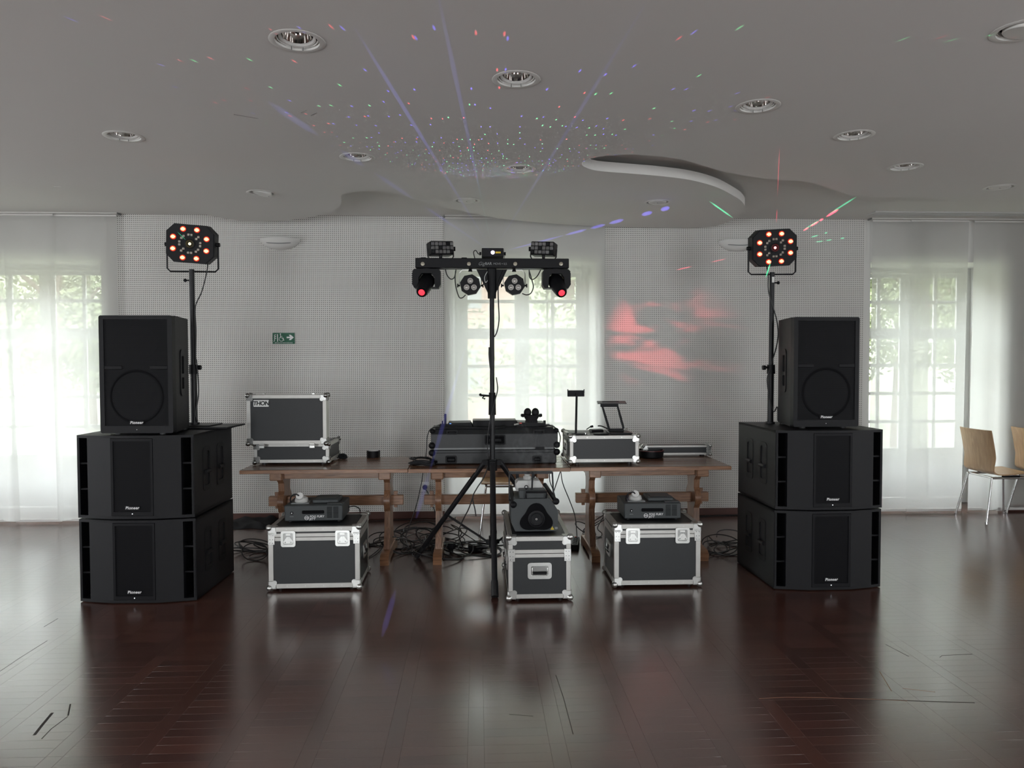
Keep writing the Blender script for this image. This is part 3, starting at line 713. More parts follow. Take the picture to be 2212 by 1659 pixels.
MB().box(-3.6, 2.6, 0, 6, 0, 5.2).build('house_wall', M_BRICK, hs)
MB().prism([(-0.5, 5.2), (6.5, 5.2), (3.0, 7.4)], -3.9, 2.9, Matrix(((0, 0, 1, 0), (1, 0, 0, 0), (0, 1, 0, 0), (0, 0, 0, 1)))).build('house_roof', M_TILE, hs)
for k in range(3):
    for zz in (0.9, 3.2):
        wf = MB().box(-2.9+1.9*k, -2.0+1.9*k, -0.05, 0.02, zz, zz+1.3).build('house_window', M_BRICK, hs)
        MB().box(-2.82+1.9*k, -2.08+1.9*k, -0.06, -0.045, zz+0.08, zz+1.22).build('house_pane', M_GREYP, wf)
# ================================================================== SPEAKERS AND EFFECT LIGHTS
def sidecup(mb_plate, cup, cx, cz, w, h, depth, M):
    """walls and back of a recess behind a rounded opening; M maps (u, v, depth) to the cabinet"""
    loop = rrect(w, h, 0.018, 4, cx, cz); n = len(loop)
    vs = [(x, y, 0) for x, y in loop]+[(x, y*1.0, -depth) for x, y in rrect(w-0.02, h-0.02, 0.012, 4, cx, cz)]
    fs = [(k, (k+1) % n, n+(k+1) % n, n+k) for k in range(n)]+[tuple(range(n, 2*n))]
    cup.add(vs, fs, M)
    return loop
def side_plate(name, w0, w1, z0, z1, cups, M, mat, parent):
    """flat cabinet side with recessed grip cups; u runs w0..w1, v runs z0..z1"""
    holes = []; cup = []
    for (cx, cz, w, h) in cups:
        c = MB(); holes.append(sidecup(None, c, cx, cz, w, h, 0.055, M)); cup.append(c)
    o = MB().ringprism([(w0, z0), (w1, z0), (w1, z1), (w0, z1)], holes, -0.004, 0.0, M).build(name, mat, parent)
    return o, cup
def badge(parent, x, y, z, s=1.0):
    MB().box(x-0.05*s, x+0.05*s, y-0.003, y, z-0.013*s, z+0.013*s, b=0.0015).build('badge', M_BLACKP, parent)
    text('badge_lettering', 'Pioneer', 0.026*s, M_LOGO, parent, T(x, y-0.0035, z-0.001) @ FRONT, 0.0004, 0.18, space=1.08, bold=0.0006)

SUB_W, SUB_D, SUB_H = 0.72, 0.655, 0.523
def front_y(u):      # bowed front, u in -1..1
    return -0.05*max(0.0, min(1.0, (1-abs(u))/0.64))**0.9
def subwoofer(loc, rz, lab, visible_side):
    t = thing('subwoofer', lab, 'subwoofer', loc, rz, 'double stacked subwoofers')
    hw = SUB_W/2; e = 0.014; pt = 0.018
    us = [-1, -0.80, -0.36, 0.36, 0.80, 1]
    full = [(hw*u, front_y(u)) for u in us]+[(hw, SUB_D), (-hw, SUB_D)]
    full = full[::-1]
    MB().prism(full, 0.006, 0.006+pt).build('bottom_board', M_BLACK, t)
    MB().prism(full, SUB_H-pt, SUB_H-0.002).build('top_board', M_BLACK, t)
    # middle: side walls, angled panels, port walls
    p0 = hw*0.955; p1 = hw*0.80; dp = 0.17
    z0, z1 = 0.006+pt, SUB_H-pt
    core = [(-p1, front_y(-0.80)), (-hw*0.36, front_y(0.36)), (-hw*0.36, front_y(0.36)+0.02), (hw*0.36, front_y(0.36)+0.02), (hw*0.36, front_y(0.36)), (p1, front_y(0.80)),
            (p1-0.01, dp), (hw-0.004, dp), (hw-0.004, SUB_D-0.004), (-hw+0.004, SUB_D-0.004), (-hw+0.004, dp), (-p1+0.01, dp)]
    MB().prism(core[::-1], z0, z1, bottom=False, top=False).build('cabinet', M_BLACK, t)
    for s in (-1, 1):
        MB().box(min(s*p0, s*(hw-0.004)), max(s*p0, s*(hw-0.004)), front_y(0.96)+0.001, dp+0.01, z0, z1).build('port_cheek', M_BLACK, t)
        for k in (1, 2):
            z = z0+(z1-z0)*k/3.0
            MB().box(min(s*p1*0.99, s*p0), max(s*p1*0.99, s*p0), 0.006, dp, z-0.005, z+0.005).build('port_shelf', M_BLACKP, t)
        M = (T(hw, 0, 0) @ RZ(90) @ RX(90)) if s > 0 else (T(-hw, SUB_D, 0) @ RZ(-90) @ RX(90))
        cu = []
        for yy in (0.20, 0.44):
            cy = yy if s > 0 else SUB_D-yy
            cu += [(cy, 0.335, 0.085, 0.125), (cy, 0.215, 0.085, 0.08)]
        o, cup = side_plate('side_board', 0.0, SUB_D, 0.006, SUB_H-0.002, cu, M, M_BLACK, t)
        for c in cup: c.build('grip_cup', M_BLACKP, o)
        for yy in (0.20, 0.44):
            cy = yy if s > 0 else SUB_D-yy
            MB().ringprism(rrect(0.125, 0.285, 0.03, 4, cy, 0.282), [rrect(0.085, 0.125, 0.018, 4, cy, 0.335), rrect(0.085, 0.08, 0.018, 4, cy, 0.215)], 0.0, 0.002, M).build('grip_plate', M_BLACKP, o)
            MB().cyl((cy-0.043, 0.264, 0.006), (cy+0.043, 0.264, 0.006), 0.0125, n=12, M=M).build('grip_bar', M_BLACKP, o)
    gy = front_y(0.36); gw = hw*0.36
    fr = MB().ringprism([(-gw+0.002, z0+0.002), (gw-0.002, z0+0.002), (gw-0.002, z1-0.002), (-gw+0.002, z1-0.002)],
                        [[(-gw+0.016, z0+0.026), (gw-0.016, z0+0.026), (gw-0.016, z1-0.018), (-gw+0.016, z1-0.018)]], -gy-0.012, -gy+0.003, FRONT).build('grille_frame', M_BLACKP, t)
    MB().box(-gw+0.015, gw-0.015, gy+0.001, gy+0.004, z0+0.025, z1-0.017).build('grille', M_GRILLE, t)
    badge(t, 0, gy-0.001, z0+0.052, 0.95)
    MB().cyl((0, gy-0.005, z0+0.014), (0, gy, z0+0.014), 0.0032, n=10).build('status_light', glow('white_led', (0.9, 0.95, 1.0), 1.2), t)
    for sx in (-1, 1):
        for sy in (0.06, SUB_D-0.06): MB().cyl((sx*(hw-0.06), sy, 0.0), (sx*(hw-0.06), sy, 0.008), 0.02, n=12).build('rubber_foot', M_RUBBER, t)
    return t
LSX, LSY = -2.122, 4.695
RSX, RSY = 2.292, 4.725
subwoofer((LSX, LSY, 0), -1.5, 'lower black subwoofer standing on the floor in the left stack', 1)
subwoofer((LSX-0.004, LSY, SUB_H+0.001), -1.5, 'upper black subwoofer carrying the left speaker', 1)
subwoofer((RSX, RSY, 0), 0.8, 'lower black subwoofer standing on the floor in the right stack', -1)
subwoofer((RSX+0.004, RSY, SUB_H+0.001), 0.8, 'upper black subwoofer carrying the right speaker', -1)
STK = 2*SUB_H+0.001

SP_W, SP_H, SP_D = 0.445, 0.738, 0.42
def speaker(loc, rz, lab):
    t = thing('loudspeaker', lab, 'speaker', loc, rz, 'full range speakers on the subwoofers')
    hw, rw = SP_W/2, SP_W/2-0.075; z0, z1 = 0.012, SP_H
    plan = [(-hw, 0), (-hw, 0.05), (-rw, SP_D), (rw, SP_D), (hw, 0.05), (hw, 0)]
    MB().prism([(x, y+0.045) if y == 0 else (x, y) for x, y in plan], z0, z1).build('cabinet', M_BLACK, t)
    iw = hw-0.028
    fr = MB().ringprism(rrect(SP_W, z1-z0, 0.012, 3, 0, (z0+z1)/2), [[(-iw, z0+0.045), (iw, z0+0.045), (iw, z1-0.025), (-iw, z1-0.025)]], -0.046, 0.0, FRONT).build('front_frame', M_BLACK, t)
    MB().box(-iw, iw, 0.036, 0.044, z0+0.045, z1-0.025).build('baffle', M_BLACKM, t)
    zc = z0+0.405
    for s in (-1, 1): MB().box(min(s*0.085, s*iw), max(s*0.085, s*iw), 0.001, 0.03, zc-0.012, zc+0.012, b=0.003).build('cross_bar', M_BLACKP, t)
    w = MB().lathe([(0.0, -0.004), (0.045, 0.0), (0.06, 0.012), (0.145, 0.030), (0.160, 0.036), (0.172, 0.030), (0.185, 0.028), (0.185, 0.02)], 32, T(0, 0.036, z0+0.225) @ FRONT)
    w.build('woofer', M_BLACKM, t)
    MB().lathe([(0.015, 0.0), (0.05, 0.006), (0.10, 0.024), (0.125, 0.03), (0.13, 0.022)], 28, T(0, 0.036, z0+0.56) @ FRONT @ Matrix.Diagonal((1.1, 0.85, 1, 1))).build('horn', M_BLACKM, t)
    MB().box(-iw, iw, 0.004, 0.007, z0+0.046, z1-0.026).build('grille', M_GRILLE, t)
    badge(t, 0, -0.0005, z0+0.066, 0.9)
    MB().cyl((0, -0.002, z0+0.022), (0, 0.002, z0+0.022), 0.0025, n=8).build('status_light', M_LOGO, t)
    for s in (-1, 1):
        sl_ = math.atan2(0.075, SP_D-0.05)
        M = T(s*(hw-0.036), 0.22, z0+0.37) @ RZ(s*90+math.degrees(sl_)*s) @ RX(90)
        gp = MB().ringprism(rrect(0.115, 0.30, 0.04, 5), [rrect(0.072, 0.115, 0.012, 3, 0, 0.05), rrect(0.072, 0.075, 0.012, 3, 0, -0.068)], 0.001, 0.008, M).build('grip_plate', M_BLACK, t)
        MB().box(-0.05, 0.05, -0.12, 0.12, 0.0, 0.002, M).build('grip_recess', M_BLACKM, gp)
    for sx in (-1, 1):
        for sy in (0.05, SP_D-0.06): MB().cyl((sx*(rw-0.01), sy, 0.0), (sx*(rw-0.01), sy, 0.014), 0.02, n=12).build('rubber_foot', M_RUBBER, t)
    return t
a, b = at(213, 800, 4.66), at(372, 800, 4.66)
speaker(((a.x+b.x)/2, 4.665, STK), -1.5, 'tall black speaker on the left stack of subwoofers')
a, b = at(1718, 800, 4.78), at(1859, 800, 4.78)
speaker(((a.x+b.x)/2, 4.80, STK), 0.8, 'tall black speaker on the right stack of subwoofers')

# flat plate left on the rear of the left stack
pl = MB().box(-0.21, 0.20, -0.16, 0.16, 0.0, 0.012, b=0.003).box(-0.14, 0.06, -0.11, 0.11, 0.012, 0.02, b=0.003).build('steel_base_plate', M_METALB)
pl.location = (LSX+0.255, LSY+0.515, STK); pl.rotation_euler = (0, 0, radians(-4)); tag(pl, 'flat black steel plate lying on the rear of the left stack', 'plate')

# ---- octagonal effect lights on poles
M_LEDC = glow('warm_led_core', (1.0, 0.52, 0.15), 4.0)
M_LEDR = glow('red_led_halo', (1.0, 0.03, 0.01), 0.75)  # emissive rim painted in for the red halo round each diode
M_LASR = glow('red_laser_core', (1.0, 0.12, 0.12), 12.0)
M_LASG = glow('yellow_laser_core', (1.0, 0.75, 0.25), 7.0)
def beam_glow_mat(name, col, k):  # emissive volume standing in for laser light scattered by haze
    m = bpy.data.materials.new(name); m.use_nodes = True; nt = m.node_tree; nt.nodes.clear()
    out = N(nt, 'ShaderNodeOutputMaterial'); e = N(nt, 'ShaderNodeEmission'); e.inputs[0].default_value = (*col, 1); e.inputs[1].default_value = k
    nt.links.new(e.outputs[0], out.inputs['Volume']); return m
M_BEAMB = beam_glow_mat('blue_beam_glow', (0.20, 0.16, 1.0), 17.0)
M_BEAMB2 = beam_glow_mat('faint_blue_beam_glow', (0.24, 0.24, 1.0), 1.9)
M_BEAMC = beam_glow_mat('faint_cyan_beam_glow', (0.20, 0.55, 0.45), 1.6)
M_BEAMR = beam_glow_mat('red_beam_glow', (1.0, 0.06, 0.12), 120.0)
M_BEAMG = beam_glow_mat('green_beam_glow', (0.08, 0.9, 0.42), 70.0)
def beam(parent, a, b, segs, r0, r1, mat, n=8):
    """self-glowing tubes imitating lit haze along a laser ray from a to b; segs are stretches in fractions of the ray"""
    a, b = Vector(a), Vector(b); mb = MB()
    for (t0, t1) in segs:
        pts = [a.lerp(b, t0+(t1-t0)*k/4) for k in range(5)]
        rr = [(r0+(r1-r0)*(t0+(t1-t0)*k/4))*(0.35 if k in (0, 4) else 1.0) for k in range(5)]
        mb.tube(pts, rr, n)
    return mb.build('laser_beam_glow', mat, parent)

def effect_light(cx, top_px, bot_px, pole_px, pole_y, lab, tilt, rays, lasermat, mirror, pole_lab, pole_bot, knob_z):
    c = at(cx, (top_px+bot_px)/2, pole_y); R_ = 0.158
    t = thing('octagon_effect_light', lab, 'stage light', c, tilt, 'octagonal effect lights on poles')
    ow_, oh_, oc_ = R_*1.0, R_*0.82, 0.052
    oct_ = [(ow_, -oh_+oc_), (ow_, oh_-oc_), (ow_-oc_, oh_), (-ow_+oc_, oh_), (-ow_, oh_-oc_), (-ow_, -oh_+oc_), (-ow_+oc_, -oh_), (ow_-oc_, -oh_)]
    tl = RX(7) @ RY(-2.5 if mirror else 4)
    bd = MB().prism(oct_, -0.10, 0.0, tl @ FRONT @ T(0, 0, 0.02)).build('housing', M_BLACK, t)
    MB().prism([(x*0.97, z*0.97) for x, z in oct_], 0.02, 0.028, tl @ FRONT).build('front_plate', M_BLACKP, t)
    for k in range(8):
        a = pi/8+k*pi/4; x, z = 0.118*cos(a), 0.104*sin(a)
        ld = MB().lathe([(0.019, 0.0), (0.019, 0.006), (0.012, 0.008)], 16, tl @ FRONT @ T(x, z, 0.028)).build('led_lens', M_LEDR, t)
        MB().sphere((x, z, 0.032), 0.0150, 12, 5, (1.15, 0.85, 0.5), tl @ FRONT).build('led_core', M_LEDC, ld)
    for k in range(8):
        a = k*pi/4; x, z = 0.068*cos(a), 0.060*sin(a)
        f_ = MB()
        for q in (-1, 1):
            f_.box(x-0.008+q*0.010*abs(sin(a)), x+0.008+q*0.010*abs(sin(a)), z-0.008+q*0.010*abs(cos(a)), z+0.008+q*0.010*abs(cos(a)), 0.028, 0.034, tl @ FRONT, b=0.002)
        f_.build('facet_lens', M_LAMPGLASS, t)
    MB().lathe([(0.034, 0.028), (0.034, 0.036), (0.026, 0.038), (0.02, 0.03), (0, 0.03)], 20, tl @ FRONT).build('centre_ring', M_BLACKP, t)
    lz = MB().sphere((0, 0, 0.034), 0.009, 10, 6, (1, 1, 0.6), tl @ FRONT).build('laser_window', lasermat, t)
    hw = R_*1.02+0.008
    MB().tube([(-hw, 0.03, 0.0), (-hw, 0.03, -0.165), (-hw+0.02, 0.03, -0.185), (hw-0.02, 0.03, -0.185), (hw, 0.03, -0.165), (hw, 0.03, 0.0)], 0.006, 6).build('yoke', M_METALB, t)
    for s in (-1, 1): MB().cyl((s*(hw-0.012), 0.03, 0), (s*(hw+0.012), 0.03, 0), 0.014, n=12).build('yoke_knob', M_BLACKP, t)
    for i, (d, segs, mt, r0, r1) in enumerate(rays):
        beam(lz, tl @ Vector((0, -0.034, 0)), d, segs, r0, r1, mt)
    # the pole
    ptop = at(pole_px[0], pole_px[1], pole_y); pb = Vector((at(pole_px[2], pole_px[3], pole_y).x, pole_y, pole_bot))
    q = thing('speaker_pole', pole_lab, 'pole', pb, 0, 'telescopic poles on the subwoofers')
    h = ptop.z-pole_bot; dx = ptop.x-pb.x; zk = knob_z-pole_bot
    def pt(z): return (dx*z/h, 0, z)
    MB().cyl(pt(0), pt(zk), 0.0215, 0.0215, 14).cyl(pt(0), pt(0.012), 0.034, 0.034, 16).build('lower_tube', M_METALB, q)
    MB().cyl(pt(zk), pt(h), 0.0175, 0.0175, 14).build('upper_tube', M_METALB, q)
    cl = MB().cyl(pt(zk-0.035), pt(zk+0.03), 0.030, 0.028, 14).build('clamp', M_BLACKP, q)
    s = -1 if not mirror else 1
    MB().cyl((pt(zk)[0], 0, zk+0.01), (pt(zk)[0]-0.055 if mirror else pt(zk)[0]+0.05, -0.01, zk+0.012), 0.008, n=8).cyl((pt(zk)[0]-0.045 if mirror else pt(zk)[0]+0.035, -0.01, zk+0.01), (pt(zk)[0]-0.065 if mirror else pt(zk)[0]+0.055, -0.01, zk+0.01), 0.017, n=12).build('clamp_knob', M_BLACKP, cl)
    MB().cyl((pt(h)[0], 0, h-0.075), (pt(h)[0]+(0.045 if mirror else -0.045), 0, h-0.075), 0.005, n=8).sphere((pt(h)[0]+(0.045 if mirror else -0.045), 0, h-0.075), 0.012, 10, 6).build('top_screw', M_BLACKP, q)
    if mirror: MB().box(pt(h)[0]-0.008, pt(h)[0]+0.008, -0.0195, -0.017, h-0.075, h-0.035).build('paper_label', M_WHITEP, q)
    cpts = [Vector(p) for p in ([(0.10, 0.03, h+0.10), (0.105, 0.0, h+0.0), (0.07, -0.01, h-0.15), (0.028, -0.02, h-0.26), (0.03, -0.02, h-0.42), (0.024, -0.02, h-0.6), (0.03, -0.02, zk+0.05), (0.04, -0.02, zk-0.15), (0.02, -0.022, zk-0.3), (0.03, -0.02, 0.02)] if not mirror else
            [(-0.035, 0.03, h+0.08), (-0.035, -0.015, h-0.02), (-0.03, -0.02, h-0.15), (0.03, -0.022, h-0.35), (0.035, -0.022, h-0.5), (-0.02, -0.022, h-0.7), (-0.035, -0.022, zk-0.1), (0.01, -0.022, zk-0.3), (0.04, -0.022, 0.12), (0.045, -0.022, 0.02)])]
    cpts = [Vector((p.x+dx*p.z/h, p.y, p.z)) for p in cpts]
    MB().tube(smooth_path(cpts, 6), 0.0042, 6).build('power_cord', M_RUBBER, q)
PY_L, PY_R = 5.20, 5.22
gb = [(0.1, -1.2, 0.6), (0.0, 0.0, 0.5)]
rays_l = [((-0.5, -2.6, 0.9), [(0.02, 0.06)], M_BEAMG, 0.002, 0.006)]
cR = at(1671, 535.5, PY_R); up_ = gz(1684, 318, SLAB_Z)-cR
rays_r = [((0.62, 0.15, 0.36), [(0.36, 0.43), (0.45, 0.56), (0.57, 0.62), (0.66, 0.82)], M_BEAMR, 0.003, 0.010),
          ((0.75, 0.10, 0.22), [(0.36, 0.44), (0.5, 0.53)], M_BEAMG, 0.003, 0.006),
          ((0.80, 0.10, 0.12), [(0.38, 0.46), (0.48, 0.54), (0.62, 0.66)], M_BEAMG, 0.002, 0.006),
          ((-0.75, 0.10, -0.16), [(0.44, 0.58), (0.75, 0.9)], M_BEAMR, 0.002, 0.004),
          ((-0.16, -0.20, -0.36), [(0.30, 0.62)], M_BEAMG, 0.003, 0.008),
          ((0.03, 0.02, 0.30), [(0.60, 0.92)], M_BEAMR, 0.002, 0.003),
          (tuple(RZ(3) @ up_), [(0.55, 0.99)], M_BEAMR, 0.0012, 0.002),
          ((-0.36, 0.4, 0.42), [(0.62, 0.99)], M_BEAMG, 0.004, 0.006),
          ((0.50, -0.5, 0.34), [(0.30, 0.45), (0.55, 0.8)], M_BEAMG, 0.003, 0.006)]
effect_light(413, 487, 567, (414, 582, 420, 915), PY_L, 'octagonal effect light with glowing warm diodes on the left pole', 4, rays_l, M_LASG, False,
             'black pole holding the octagonal light on the left stack', STK+0.021, at(420, 797, PY_L).z)
effect_light(1671, 497, 574, (1668, 588, 1664, 915), PY_R, 'octagonal effect light with red laser on the right pole', -3, rays_r, M_LASR, True,
             'black pole holding the octagonal light on the right stack', STK+0.0, at(1665, 797, PY_R).z)
# ================================================================== LIGHT BAR ON TRIPOD
GX, GY = 0.105, 5.30
gb_t = thing('light_bar', 'black bar of moving heads, spots and laser on a tripod', 'stage light', (GX, GY, 0.0))
def L(px, py, dy=0.0):      # local point of the light bar at depth GY+dy
    p = at(px, py, GY+dy); return Vector((p.x-GX, dy, p.z))
bz0, bz1 = L(1063, 581).z, L(1063, 560).z; bx0, bx1 = L(897, 570, -0.05).x, L(1229, 570, -0.05).x
bar = MB().box(bx0, bx1, -0.055, 0.055, bz0, bz1, b=0.004).build('bar_housing', M_BLACKP, gb_t)
M_STROBE = pbr('strobe_lens', (0.34, 0.31, 0.24), 0.3, metal=0.3)
for px in (913, 1013, 1113, 1212):
    p = L(px, 570, -0.056); MB().lathe([(0.0135, 0.0), (0.0135, 0.004), (0.010, 0.005), (0.0, 0.0045)], 16, T(p.x, -0.055, p.z) @ FRONT).build('strobe_diode', M_STROBE, gb_t)
p = L(1068, 570, -0.056)
text('bar_lettering', 'Gig', 0.034, M_GREYP, gb_t, T(p.x-0.092, -0.0562, p.z) @ FRONT, 0.0003, 0.35)
text('bar_lettering', 'BAR', 0.026, M_GREYP, gb_t, T(p.x-0.042, -0.0562, p.z+0.001) @ FRONT, 0.0003, bold=0.0007)
text('bar_lettering', 'MOVE + ILS', 0.021, M_GREYP, gb_t, T(p.x+0.040, -0.0562, p.z) @ FRONT, 0.0003, space=0.9)
for px in (915, 1003): q = L(px, 560); MB().box(q.x-0.02, q.x+0.02, -0.03, 0.03, bz1, bz1+0.008, b=0.003).build('top_socket', M_BLACKP, gb_t)
# tripod
top_z = bz0; hub_z = L(1065, 998).z; mid_z = L(1065, 860).z
MB().cyl((0, 0, mid_z-0.02), (0, 0, top_z+0.0), 0.0165, n=16).build('upper_pole', M_METALB, gb_t)
MB().cyl((0, 0, 0.12), (0, 0, mid_z), 0.0185, n=16).build('lower_pole', M_METALB, gb_t)
MB().cyl((0, 0, top_z-0.21), (0, 0, top_z), 0.030, 0.034, 16).build('top_socket_tube', M_BLACKP, gb_t)
br = MB()
for s in (-1, 1): br.prism([(s*0.02, -0.19), (s*0.125, 0.0), (s*0.02, 0.0)], -0.004, 0.004, T(0, 0, top_z) @ FRONT)
for s in (-1, 1): MB().prism([(s*0.02, -0.19), (s*0.11, -0.004), (s*0.02, -0.004)], -0.004, 0.004, T(0, 0, top_z) @ FRONT).build('gusset', M_BLACKP, gb_t)
cl = MB().cyl((0, 0, mid_z-0.12), (0, 0, mid_z+0.04), 0.027, 0.024, 16).build('pole_clamp', M_BLACKP, gb_t)
MB().cyl((0, -0.01, mid_z+0.015), (-0.085, -0.02, mid_z+0.022), 0.007, n=8).tube([(-0.055, -0.02, mid_z+0.02), (-0.07, -0.02, mid_z+0.002), (-0.05, -0.02, mid_z-0.004)], 0.006, 6).sphere((-0.085, -0.02, mid_z+0.026), 0.010).build('clamp_lever', M_BLACKP, cl)
MB().cyl((0, 0, L(1065, 896).z), (0, 0, L(1065, 889).z), 0.0192, n=16).build('tape_band', M_WHITEP, gb_t)
hub = MB().cyl((0, 0, hub_z-0.06), (0, 0, hub_z+0.02), 0.034, n=16)
for k in range(3):
    a = radians(-90+120*k); hub.box(0.02, 0.075, -0.018, 0.018, hub_z-0.025, hub_z+0.012, RZ(-90+120*k))
hub.build('tripod_hub', M_BLACKP, gb_t)
low = MB().cyl((0, 0, 0.16), (0, 0, 0.24), 0.028, n=14)
for k in range(3): low.box(0.02, 0.05, -0.012, 0.012, 0.18, 0.21, RZ(-90+120*k))
low.build('lower_hub', M_BLACKP, gb_t)
LR = 0.655
for k in range(3):
    a = -90+120*k; A = Vector((0.065, 0, hub_z-0.005)); B = Vector((LR, 0, 0.02)); M = RZ(a)
    lg = MB().cyl(A, B, 0.019, n=12, M=M).build('leg', M_METALB, gb_t)
    d = (B-A).normalized()
    MB().cyl(B-d*0.09, B+d*0.012, 0.0235, 0.0245, 12, M).build('rubber_foot', M_RUBBER, lg)
    md = A.lerp(B, 0.55); MB().cyl(md, Vector((0.045, 0, 0.195)), 0.0085, n=8, M=M).build('brace', M_METALB, gb_t)
    MB().cyl(md+Vector((0, -0.02, 0)), md+Vector((0, 0.02, 0)), 0.012, n=10, M=M).build('brace_joint', M_BLACKP, gb_t)

# moving heads hanging under the bar ends
M_REDL = glow('red_beam_lens', (1.0, 0.03, 0.05), 2.0)
def moving_head(px, s, lens_px):
    c = L(px, 585); cx = c.x; zt = bz0
    hd = MB().prism([(-0.085, -0.035), (-0.075, -0.012), (0.075, -0.012), (0.085, -0.035), (0.085, -0.115), (0.062, -0.150), (0.062, -0.148), (-0.062, -0.148), (-0.085, -0.115)][::-1], -0.055, 0.03, T(cx, 0.02, zt) @ FRONT)
    # yoke: two arms and a bridge
    yo = MB().ringprism([(-0.098, -0.02), (-0.085, -0.006), (0.085, -0.006), (0.098, -0.02), (0.1, -0.115), (0.085, -0.14), (-0.085, -0.14), (-0.1, -0.115)],
                        [[(-0.055, -0.065), (-0.035, -0.036), (0.035, -0.036), (0.055, -0.065), (0.058, -0.132), (-0.058, -0.132)]], -0.06, 0.045, T(cx, 0.0, zt) @ FRONT)
    y_ = yo.build('moving_head_yoke', M_BLACKP, gb_t)
    MB().cyl((cx, 0, zt-0.014), (cx, 0, zt+0.002), 0.035, n=18).build('swivel', M_BLACKP, gb_t)
    for k in range(6):
        MB().box(cx+s*-0.104, cx+s*-0.097, -0.03, 0.03, zt-0.04-0.014*k, zt-0.034-0.014*k).build('vent_fin', M_BLACKP, y_)
    lp = at(*lens_px, GY-0.14); Lp = Vector((lp.x-GX, -0.14, lp.z)); A = Vector((cx, 0.03, zt-0.085)); d = (Lp-A).normalized()
    h_ = MB().sphere(A, 0.056, 16, 10).tube([A, A+d*0.05, Lp-d*0.035, Lp], [0.055, 0.055, 0.045, 0.038], 16).build('moving_head', M_BLACKP, gb_t)
    MB().tube([Lp-d*0.002, Lp+d*0.006], [0.032, 0.030], 18).build('lens_bezel', M_BLACKM, h_)
    lm = MB().tube([Lp+d*0.004, Lp+d*0.009, Lp+d*0.012], [0.0235, 0.021, 0.012], 18).build('red_lens', M_REDL, h_)
    lm['label'] = 'glowing red lens'
    return Lp, d
lens_a = moving_head(922, 1, (911, 631)); lens_b = moving_head(1201, -1, (1213, 632))

# two flat par spots with three diodes each
M_PARL = pbr('par_diode_lens', (0.48, 0.46, 0.43), 0.25, metal=0.4)
def par(px, py):
    c = L(px, py, -0.02); cx, cz = c.x, c.z
    b_ = MB().prism([(x*(1.0 if k % 2 else 0.93), z*(1.0 if k % 2 else 0.93)) for k, (x, z) in enumerate(ngon(0.074, 16, pi/16))], 0.0, 0.05, T(cx, -0.01, cz) @ FRONT).build('par_housing', M_BLACKP, gb_t)
    MB().cyl((cx, 0.0, cz), (cx, 0.05, cz), 0.06, 0.05, 20).build('par_back', M_BLACKP, b_)
    for (ax, az) in ((0, 0.026), (-0.026, -0.020), (0.026, -0.020)):
        l_ = MB().lathe([(0.020, 0.0), (0.020, 0.007), (0.016, 0.007), (0.012, 0.003)], 18, T(cx+ax, -0.06, cz+az) @ FRONT).build('diode_ring', M_PARL, b_)
        MB().sphere((cx+ax, -0.062, cz+az), 0.0125, 12, 6, (1, 0.4, 1)).build('diode', M_PARL, b_)
    w = 0.078
    MB().tube([(cx-w, 0.01, cz+0.0), (cx-w, 0.01, bz0-0.03), (cx-w+0.02, 0.01, bz0-0.006), (cx+w-0.02, 0.01, bz0-0.006), (cx+w, 0.01, bz0-0.03), (cx+w, 0.01, cz)], 0.0035, 6).build('par_yoke', M_STEEL, gb_t)
    for s in (-1, 1): MB().cyl((cx+s*(w-0.005), 0.01, cz), (cx+s*(w+0.012), 0.01, cz), 0.006, n=8).cyl((cx+s*(w+0.008), 0.01, cz), (cx+s*(w+0.016), 0.01, cz), 0.014, n=10).build('par_knob', M_BLACKP, gb_t)
    MB().cyl((cx, 0.01, bz0-0.018), (cx, 0.01, bz0), 0.016, 0.010, 12).build('hang_knob', M_BLACKP, gb_t)
par(1016, 616); par(1111, 616)

# derby boxes on top of the bar
M_FACET = grille_mat('faceted_clear_lens', 0.019, 0.36, (0.05, 0.05, 0.05))
M_CRYSTAL = pbr('cut_lens', (0.22, 0.22, 0.22), 0.16, metal=0.6)
def derby(px, py, s):
    c = L(px, py); M = T(c.x, 0, c.z) @ RY(-3 if s > 0 else 4) @ RZ(20*s)
    d_ = MB().box(-0.085, 0.085, -0.04, 0.07, -0.048, 0.048, M, b=0.006).build('derby_housing', M_BLACKP, gb_t)
    for i in range(6):
        for j in range(3):
            x, z = -0.069+0.0276*i, -0.028+0.028*j
            a = random.uniform(-7, 7); b2 = random.uniform(-7, 7)
            MB().box(-0.0125, 0.0125, -0.004, 0.003, -0.0125, 0.0125, M @ T(x, -0.0425, z) @ RX(a) @ RZ(b2), b=0.003).build('derby_lens', M_CRYSTAL if (i*2+j) % 5 else M_BLACKP, d_)
    MB().tube([M @ Vector((-0.095, 0.01, 0.0)), M @ Vector((-0.095, 0.01, -0.055)), M @ Vector((-0.08, 0.01, -0.075)), M @ Vector((0.08, 0.01, -0.075)), M @ Vector((0.095, 0.01, -0.055)), M @ Vector((0.095, 0.01, 0.0))], 0.005, 6).build('derby_yoke', M_METALB, gb_t)
    q = M @ Vector((0.1*s, 0.01, 0.0)); MB().cyl(q-Vector((0.016*s, 0, 0)), q+Vector((0.012*s, 0, 0)), 0.016, n=12).build('derby_knob', M_BLACKP, gb_t)
    MB().cyl((c.x, 0, bz1), (c.x, 0, bz1+0.03), 0.010, 0.013, 10).build('derby_foot', M_BLACKP, gb_t)
derby(952, 537, 1); derby(1174, 538, -1)

